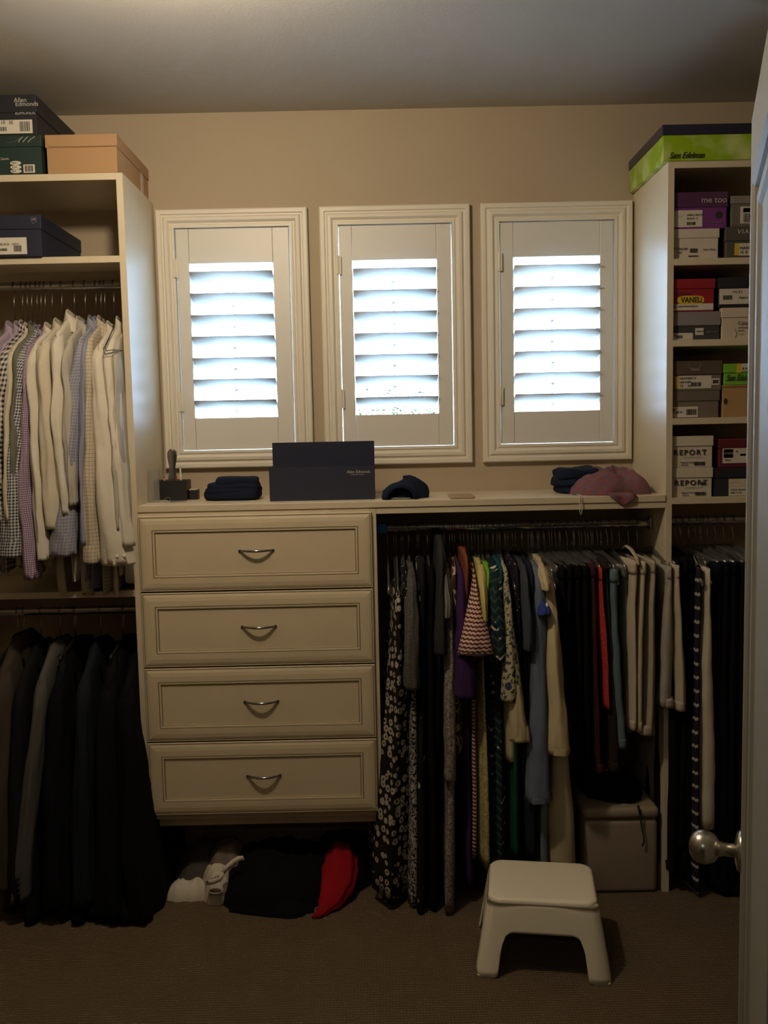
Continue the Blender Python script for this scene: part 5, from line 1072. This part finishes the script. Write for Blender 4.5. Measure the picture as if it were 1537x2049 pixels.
m_ = MB(); p = atY(1222, 1546, -0.36); slab(m_, float(p[0]), -0.32, float(p[2])-0.006, 0.03, 0.02, 0.012, 9, lump=0.003); m_.build('red_tag', FB['redpr'], bg_, smooth=True)
# laundry heap under the drawers
def laundry(name, label, cat, mat, cx, cy, ax, ay, rz, h, seed, amp, ridge=9, z0=0.0):
    o = empty(name, (cx, cy, z0), label, cat, 'laundry heap under the drawers'); m_ = MB(); heap(m_, (cx, cy, ax, ay, rz, z0, h), ridge, seed, amp); m_.build('cloth', FB[mat], o, smooth=True); return o
laundry('crumpled_garment', 'black clothes heap in the middle under the drawers', 'clothes', 'black', -0.37, -0.30, 0.21, 0.165, 0.1, 0.15, 41, 0.045)
laundry('crumpled_garment', 'black garment at the right back of the laundry heap', 'clothes', 'blackb', -0.17, -0.22, 0.12, 0.13, 0.0, 0.155, 42, 0.035)
laundry('crumpled_garment', 'flat black garment spilling out onto the carpet', 'clothes', 'black', -0.40, -0.415, 0.16, 0.075, -0.15, 0.045, 43, 0.02)
laundry('crumpled_garment', 'dark grey jersey at the back left of the laundry heap', 'clothes', 'tshirtd', -0.655, -0.235, 0.10, 0.11, 0.3, 0.14, 44, 0.035)
laundry('crumpled_garment', 'grey jersey folded over in the laundry heap', 'clothes', 'tshirtg', -0.56, -0.25, 0.085, 0.12, -0.2, 0.195, 45, 0.03)
laundry('crumpled_garment', 'white jersey lying lowest at the left of the heap', 'clothes', 'tshirtw', -0.665, -0.325, 0.085, 0.06, 0.15, 0.062, 46, 0.028)
# white underwear with lettered waistband
uw = empty('crumpled_underwear', (-0.56, -0.36, 0), 'white underwear with black lettered waistband on the heap', 'clothes', 'laundry heap under the drawers')
m_ = MB(); heap(m_, (-0.585, -0.345, 0.055, 0.062, 0.3, 0.0, 0.13), 11, 47, 0.026); m_.build('cloth', FB['tshirtw'], uw, smooth=True)
def band(pts, h, s, size, upd):
    m_ = MB(); P, UV = [], []
    for k, (x, y) in enumerate(pts):
        p = Vector(atY(x, y, upd[k])); q = Vector(atY(x+h[0], y+h[1], upd[k]+0.002)); P.append([p, q]); UV.append([(k*.02, 0), (k*.02, .02)])
    m_.grid([[tuple(a) for a in r] for r in P], UV); m_.build('waistband', FB['tshirtw'], uw, smooth=True, solid=0.002)
    a, b_ = P[0][0], P[-1][0]; ex = (b_-a).normalized(); ez = (P[0][1]-P[0][0]); ez = -(ez - ex*ez.dot(ex)).normalized() if False else (ez - ex*ez.dot(ex)).normalized()
    nz = ex.cross(ez); 
    text(s, size, M['ink'], uw, a + ez*0.0045 + nz*0.0035 + ex*0.004, frame=Matrix((ex, ez, nz)).transposed(), bold=0.006)
band([(413, 1771), (428, 1769), (442, 1763), (449, 1753)], (-2, -10), 'PERFORM', 0.0115, [-0.425, -0.43, -0.43, -0.425])
band([(447, 1752), (455, 1741), (468, 1729), (480, 1722), (490, 1721)], (-4, -9), 'N-OPERA', 0.0125, [-0.42, -0.415, -0.41, -0.405, -0.40])
m_ = MB(); lp = []
for j in range(17):
    t = 2*math.pi*j/16; x, y = 431+13*math.cos(t), 1782+5*math.sin(t); lp.append([tuple(atY(x, y, -0.43)), tuple(atY(x, y+5, -0.40))])
m_.grid(lp, [[(j*.01, 0), (j*.01, .02)] for j in range(17)]); m_.build('leg_opening', FB['tshirtw'], uw, smooth=True, solid=0.002)
# red cloth
rc = empty('crumpled_garment', (-0.19, -0.42, 0), 'bright red jersey at the right end of the laundry heap', 'clothes', 'laundry heap under the drawers')
m_ = MB(); c_ = [(-0.165, -0.30, 0.10, 0.052, 0.05), (-0.172, -0.36, 0.075, 0.058, 0.045), (-0.180, -0.41, 0.045, 0.052, 0.035), (-0.20, -0.455, 0.022, 0.036, 0.02), (-0.222, -0.487, 0.012, 0.018, 0.011), (-0.240, -0.505, 0.008, 0.013, 0.008)]
P, UV = [], []
for i in range(26):
    t = i/25*(len(c_)-1); k = min(int(t), len(c_)-2); f_ = t-k; q = [c_[k][j]*(1-f_)+c_[k+1][j]*f_ for j in range(5)]; row, ur = [], []
    for j in range(33):
        a = 2*math.pi*j/32; rr_ = 1+0.10*math.sin(7*a+1+t)+0.05*math.sin(13*a); x = q[0]+q[3]*rr_*math.cos(a); z = q[2]+q[4]*rr_*math.sin(a)*(1.2)
        nv = noise.noise_vector(Vector((x*18, t*2, z*18)))*0.006; row.append((x+nv.x, q[1]+nv.y, max(0.001, z+nv.z))); ur.append((a*.05, q[1]))
    P.append(row); UV.append(ur)
b = m_.grid(P, UV); m_.fan([b+j for j in range(32)][::-1]); m_.fan([b+25*33+j for j in range(32)]); m_.build('cloth', FB['red'], rc, smooth=True)
